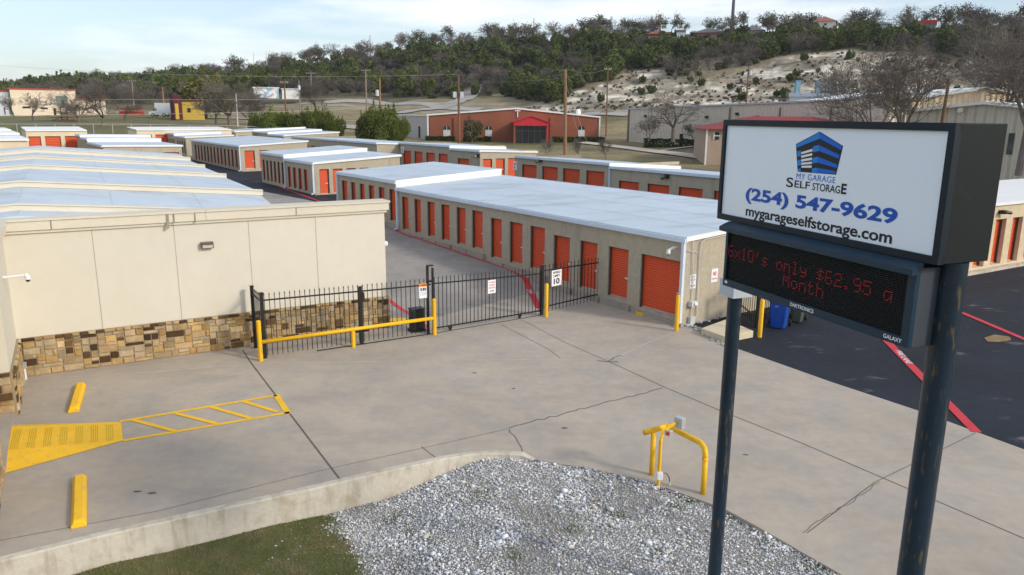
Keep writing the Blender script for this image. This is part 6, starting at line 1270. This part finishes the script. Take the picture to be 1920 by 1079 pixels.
# the rest of the woods and the undergrowth as one mass of leaves
def mesh_np(me_):
    v = np.empty(len(me_.vertices) * 3, np.float32); me_.vertices.foreach_get('co', v); return v.reshape(-1, 3)
def merge(name, protos, places, m_, part):
    Vs, Ls, Ss, off_, lo_ = [], [], [], 0, 0
    data = []
    for p in protos:
        me_ = p[part]; v = mesh_np(me_); l = np.empty(len(me_.loops), np.int32); me_.loops.foreach_get('vertex_index', l); s = np.empty(len(me_.polygons), np.int32); me_.polygons.foreach_get('loop_start', s); data.append((v, l, s))
    for (x, y, z, hh, sx, k, r) in places:
        v, l, s = data[k % len(data)]; c, q = math.cos(r), math.sin(r); w_ = np.stack([(v[:, 0] * c - v[:, 1] * q) * hh * sx + x, (v[:, 0] * q + v[:, 1] * c) * hh * sx + y, v[:, 2] * hh + z], 1); Vs.append(w_); Ls.append(l + off_); Ss.append(s + lo_); off_ += len(v); lo_ += len(l)
    V_ = np.concatenate(Vs); L_ = np.concatenate(Ls); S_ = np.concatenate(Ss); me_ = bpy.data.meshes.new(name); me_.vertices.add(len(V_)); me_.vertices.foreach_set('co', V_.reshape(-1).astype(np.float32)); me_.loops.add(len(L_)); me_.loops.foreach_set('vertex_index', L_.astype(np.int32)); me_.polygons.add(len(S_)); me_.polygons.foreach_set('loop_start', S_.astype(np.int32)); me_.update(calc_edges=True); me_.materials.append(m_)
    o = bpy.data.objects.new(name, me_); COL.objects.link(o); return o
CPl = [cedar(160 + k, 900, .17, M_leaf2, asp=.6, lobes=6) for k in range(3)]
pl = [(t[0], t[1], t[2] - .3, t[4], rnd.uniform(.9, 1.3), rnd.randint(0, 2), rnd.uniform(0, 6.28)) for t in rest if t[3] == 'c' or (t[3] == 'o' and not t[7])]
o = merge('far_woods', CPl, pl, mat('far_leaf', (.09, .11, .03), .85, var=.5, vscale=.12, spec=.2), 1); tag(o, 'dense green woods filling in the hillside behind the single trees', 'woods', None, 'stuff')
pl = [(t[0], t[1], t[2] - .3, t[4] / 8, rnd.uniform(.9, 1.3), rnd.randint(0, 2), rnd.uniform(0, 6.28)) for t in rest if t[3] == 'b']
if pl: o = merge('bare_thicket', HB, pl, M_twig, 1); tag(o, 'grey leafless thicket among the hillside cedars', 'thicket', None, 'stuff')
pl = []; n = 0
brush = []
while len(brush) < 900:
    u = rnd.uniform(985, 2100); d = rnd.uniform(218, 345); a_ = az(u); x, y = math.sin(a_) * d, math.cos(a_) * d; z = terr(x, y); v = proj((x, y, z))[1]
    if rockmask(x, y, z, u, v) and fbm(x * .05, y * .05) > -.15 + rnd.uniform(-.3, .3): brush.append((x, y, z - .1, rnd.uniform(.25, .8), 1.5, rnd.randint(0, 2), rnd.uniform(0, 6)))
o = merge('dry_brush', CPl, brush, mat('dry_brush_leaf', (.20, .165, .10), .9, var=.5, vscale=.4, spec=.2), 1); tag(o, 'dry brown brush scattered on the limestone cut', 'brush', None, 'stuff')
while n < 1500:
    n += 1; u = rnd.uniform(-200, 2100); a_ = az(u); cd = crest_d(a_); d = rnd.uniform(235 if u > 950 else 295, cd + 5); x, y = math.sin(a_) * d, math.cos(a_) * d; z = terr(x, y); v = proj((x, y, z))[1]
    if v > 196 or (u < 960 and v > 186): continue
    if rockmask(x, y, z, u, v): 
        if rnd.random() > .7: continue
        pl.append((x, y, z - .1, rnd.uniform(.3, .9), 1.2, rnd.randint(0, 2), rnd.uniform(0, 6))); continue
    pl.append((x, y, z - .2, rnd.uniform(1.2, 2.6), 1.3, rnd.randint(0, 2), rnd.uniform(0, 6)))
o = merge('undergrowth', CPl, pl, mat('undergrowth_leaf', (.13, .125, .065), .9, var=.5, vscale=.2, spec=.2), 1); tag(o, 'low brushy undergrowth between the hillside trees', 'undergrowth', None, 'stuff')
# ------------------------------------------------------------------ gravel and grass in front
def gz(x, y):
    """height of the planted ground below the kerb"""
    t = min(1, max(0, (x + 2.9) / 2.9)); t = t * t * (3 - 2 * t); z = -.52 + (.47) * t
    z += fbm(x * .5, y * .5) * .05 * min(1, 1)
    return z
loop = [tuple(Vector(p) + n_ * .03) for p, n_ in [(q[0], q[1]) for q in kk]][:-1] + [(Vector(q)[0], Vector(q)[1] - .0) for q in slab_edge]
loop = [(x, y) for x, y in loop]; loop_poly = loop + [(14, -6), (-22, -6)]
def inpoly(x, y, P_):
    c = False; j = len(P_) - 1
    for i in range(len(P_)):
        xi, yi = P_[i]; xj, yj = P_[j]
        if (yi > y) != (yj > y) and x < (xj - xi) * (y - yi) / (yj - yi) + xi: c = not c
        j = i
    return c
def gb(x, y):  # >0 on the gravel side
    bx = float(np.interp(y, [4, 9, 12.0, 12.6, 13.15, 13.55, 14.0, 14.6], [-1.2, -1.9, -2.45, -2.62, -3.1, -3.3, -3.58, -3.9])); return x - bx + fbm(x * 1.6, y * 1.6) * .35
# sheet: grid clipped loosely by the slab, which stands proud of it
st = .16; gx0, gx1, gy0, gy1 = -20.0, 13.0, -5.0, 17.0; nxg, nyg = int((gx1 - gx0) / st), int((gy1 - gy0) / st); m = MB(); idm = {}; cols = []
for j in range(nyg + 1):
    for i in range(nxg + 1):
        x, y = gx0 + i * st, gy0 + j * st; z = gz(x, y)
        if not inpoly(x, y, loop_poly): z = min(z, -.2)
        m.v.append((x, y, z)); g = gb(x, y); cols.append((1, 1, 1, 1) if g > 0 else (0, 0, 0, 1))
for j in range(nyg):
    for i in range(nxg):
        x, y = gx0 + (i + .5) * st, gy0 + (j + .5) * st
        if y > 16.6 or y > 12.5 and (x < -8 or x > 5.5): continue
        if not inpoly(x, y, loop_poly) and not any(inpoly(x + a, y + b, loop_poly) for a in (-.25, .25) for b in (-.25, .25)): continue
        a = j * (nxg + 1) + i; m.f.append((a, a + 1, a + nxg + 2, a + nxg + 1))
bedm = mat('bed_soil', (.2, .2, .2), .95, var=.2, vscale=8, bump=.6, bscale=30)
t_ = bedm.node_tree; at_ = t_.nodes.new('ShaderNodeAttribute'); at_.attribute_name = 'bed'; mxn = t_.nodes.new('ShaderNodeMixRGB'); mxn.inputs['Color1'].default_value = (.12, .115, .05, 1); mxn.inputs['Color2'].default_value = (.24, .225, .20, 1); t_.links.new(at_.outputs['Color'], mxn.inputs['Fac'])
bs = t_.nodes['Principled BSDF']; t_.links.new(mxn.outputs[0], [n for n in t_.nodes if n.bl_idname == 'ShaderNodeVectorMath' and n.operation == 'SCALE'][0].inputs[0])
o = m.build('garden_bed', bedm, smooth=True); ca = o.data.color_attributes.new('bed', 'FLOAT_COLOR', 'POINT'); ca.data.foreach_set('color', [c for q in cols for c in q]); tag(o, kind='structure')
rs = np.random.RandomState(5)
ICO = []
for k in range(8):
    bmm = bmesh.new(); bmesh.ops.create_icosphere(bmm, subdivisions=1, radius=1); vs = np.array([tuple(v.co) for v in bmm.verts]); fs_ = np.array([[v.index for v in f.verts] for f in bmm.faces]); bmm.free(); r_ = np.random.RandomState(k); vs = vs * r_.uniform(.7, 1.15, (len(vs), 1)) * np.array([1, r_.uniform(.65, 1), r_.uniform(.5, .8)]); ICO.append((vs, fs_))
pts = []
def addst(n, s0, s1, x0, x1, y0, y1):
    k = 0
    while k < n:
        x, y = rs.uniform(x0, x1), rs.uniform(y0, y1); k += 1
        if not inpoly(x, y, loop_poly) or (x > 5.2 and y > 12.3): continue
        g = gb(x, y)
        if g < rs.uniform(-.25, .12) and rs.rand() > .02: continue
        cl = fbm(x * .9 + 5, y * .9); s = rs.uniform(s0, s1) ** 1.0 * (1.15 if cl > .1 else .8)
        pts.append((x, y, s))
addst(115000, .008, .020, -4.5, 8.5, 9.0, 16.4); addst(20000, .020, .036, -4.5, 8.5, 9.0, 16.4); addst(420, .04, .065, -4.2, 8.0, 9.4, 16.3)
Vg, Fg, Cg = [], [], []; off_ = 0
pal = np.array([(.62, .64, .66), (.70, .71, .73), (.46, .48, .52), (.52, .50, .46), (.62, .57, .48), (.33, .34, .36), (.76, .76, .75), (.50, .52, .56)])
for x, y, s in pts:
    vs, fs_ = ICO[rs.randint(8)]; a = rs.uniform(0, 6.28); c, q = math.cos(a), math.sin(a); w_ = vs * s; X = w_[:, 0] * c - w_[:, 1] * q; Y = w_[:, 0] * q + w_[:, 1] * c
    Vg.append(np.stack([X + x, Y + y, w_[:, 2] + gz(x, y) + s * rs.uniform(.1, .9)], 1)); Fg.append(fs_ + off_); off_ += len(vs)
    dk = fbm(x * .7, y * .7 + 4); c_ = pal[rs.randint(8)] * rs.uniform(.8, 1.1) * (1 - .30 * max(0, min(1, dk * 2.5))) * 1.12; Cg.append(c_)
V_ = np.concatenate(Vg).astype(np.float32); F_ = np.concatenate(Fg).astype(np.int32); nF = len(F_); me_ = bpy.data.meshes.new('gravel'); me_.vertices.add(len(V_)); me_.vertices.foreach_set('co', V_.reshape(-1)); me_.loops.add(nF * 3); me_.loops.foreach_set('vertex_index', F_.reshape(-1)); me_.polygons.add(nF); me_.polygons.foreach_set('loop_start', np.arange(0, nF * 3, 3, dtype=np.int32)); me_.update(calc_edges=True)
ca = me_.color_attributes.new('tint', 'FLOAT_COLOR', 'POINT'); nv = len(ICO[0][0]); ca.data.foreach_set('color', np.repeat(np.concatenate([np.array(Cg), np.ones((len(Cg), 1))], 1), nv, 0).reshape(-1).astype(np.float32)); me_.materials.append(mat('gravel_stone', (.6, .6, .6), .8, attr='tint', var=.12, vscale=20))
o = bpy.data.objects.new('gravel', me_); COL.objects.link(o); tag(o, 'grey and white crushed stone filling the island under the sign', 'gravel', None, 'stuff')
# grass blades and weeds
def blades(n, fn, name, m_, h0, h1, wd):
    P4 = []
    for _ in range(n):
        q = fn()
        if q is None: continue
        x, y = q; z = gz(x, y) - .01; h = rs.uniform(h0, h1); a = rs.uniform(0, 6.28); lx, ly = rs.normal(0, h * .5), rs.normal(0, h * .5); dx, dy = math.cos(a) * wd, math.sin(a) * wd
        P4.append([(x - dx, y - dy, z), (x + dx, y + dy, z), (x + lx + dx * .3, y + ly + dy * .3, z + h)])
    V_ = np.array(P4, np.float32).reshape(-1, 3); n = len(P4); me_ = bpy.data.meshes.new(name); me_.vertices.add(n * 3); me_.vertices.foreach_set('co', V_.reshape(-1)); me_.loops.add(n * 3); me_.loops.foreach_set('vertex_index', np.arange(n * 3, dtype=np.int32)); me_.polygons.add(n); me_.polygons.foreach_set('loop_start', np.arange(0, n * 3, 3, dtype=np.int32)); me_.update(calc_edges=True); me_.materials.append(m_); o = bpy.data.objects.new(name, me_); COL.objects.link(o); return o
def fg():
    x, y = rs.uniform(-8.5, -1.0), rs.uniform(8.6, 15)
    if not inpoly(x, y, loop_poly) or gb(x, y) > rs.uniform(-.1, .15): return None
    return x, y
o = blades(150000, fg, 'grass', mat('grass_blade', (.14, .175, .04), .8, var=.25, vscale=1.6, col2=(.27, .23, .11), mix=(.42, .58), spec=.2), .02, .055, .006); tag(o, 'short patchy green grass below the kerb', 'grass', None, 'stuff')
wc = [(3.6, 14.0), (3.3, 13.7), (4.3, 13.4), (-.6, 14.3), (-2.4, 13.9), (2.6, 12.1), (1.2, 12.9), (4.6, 12.4), (.1, 11.9), (-1.9, 13.2), (2.0, 13.4), (5.2, 11.6)]
def fw2():
    c = wc[rs.randint(len(wc))]; return c[0] + rs.normal(0, .12), c[1] + rs.normal(0, .1)
o = blades(2600, fw2, 'weeds', mat('weed_leaf', (.10, .16, .02), .8, var=.3, vscale=8, spec=.2), .02, .06, .008); tag(o, 'small green weeds growing up through the gravel', 'weeds', None, 'stuff')
# rubble by the corner of the long row
m = MB()
for k in range(140):
    t = rs.rand(); b_ = Vector(pxy(1300, 612)).lerp(Vector(pxy(1362, 650)), t) + Vector((rs.normal(0, .10), rs.normal(0, .12))) if k < 90 else Vector(pxy(1308, 606)).lerp(Vector(pxy(1352, 594)), rs.rand()) + Vector((rs.normal(0, .06), rs.normal(0, .06))); vs, fs_ = ICO[k % 8]; s = rs.uniform(.03, .08); m.add([(b_.x + v[0] * s, b_.y + v[1] * s, v[2] * s + .02) for v in vs], [tuple(int(i) for i in f) for f in fs_])
o = m.build('rubble', mat('rubble_stone', (.38, .37, .35), .9, var=.2, vscale=10)); tag(o, 'loose grey stones along the corner of the long row', 'rubble', None, 'stuff')

# air between here and the hill
m = MB(); m.box(-1400, 1400, -1400, 1400, -60, 75); hz = bpy.data.materials.new('haze'); hz.use_nodes = True; t_ = hz.node_tree; t_.nodes.clear()
vo = t_.nodes.new('ShaderNodeVolumePrincipled'); vo.inputs['Color'].default_value = (.86, .92, 1, 1); vo.inputs['Density'].default_value = .00012; vo.inputs['Anisotropy'].default_value = .2
om = t_.nodes.new('ShaderNodeOutputMaterial'); t_.links.new(vo.outputs[0], om.inputs['Volume']); o = m.build('haze', hz); tag(o, kind='stuff')
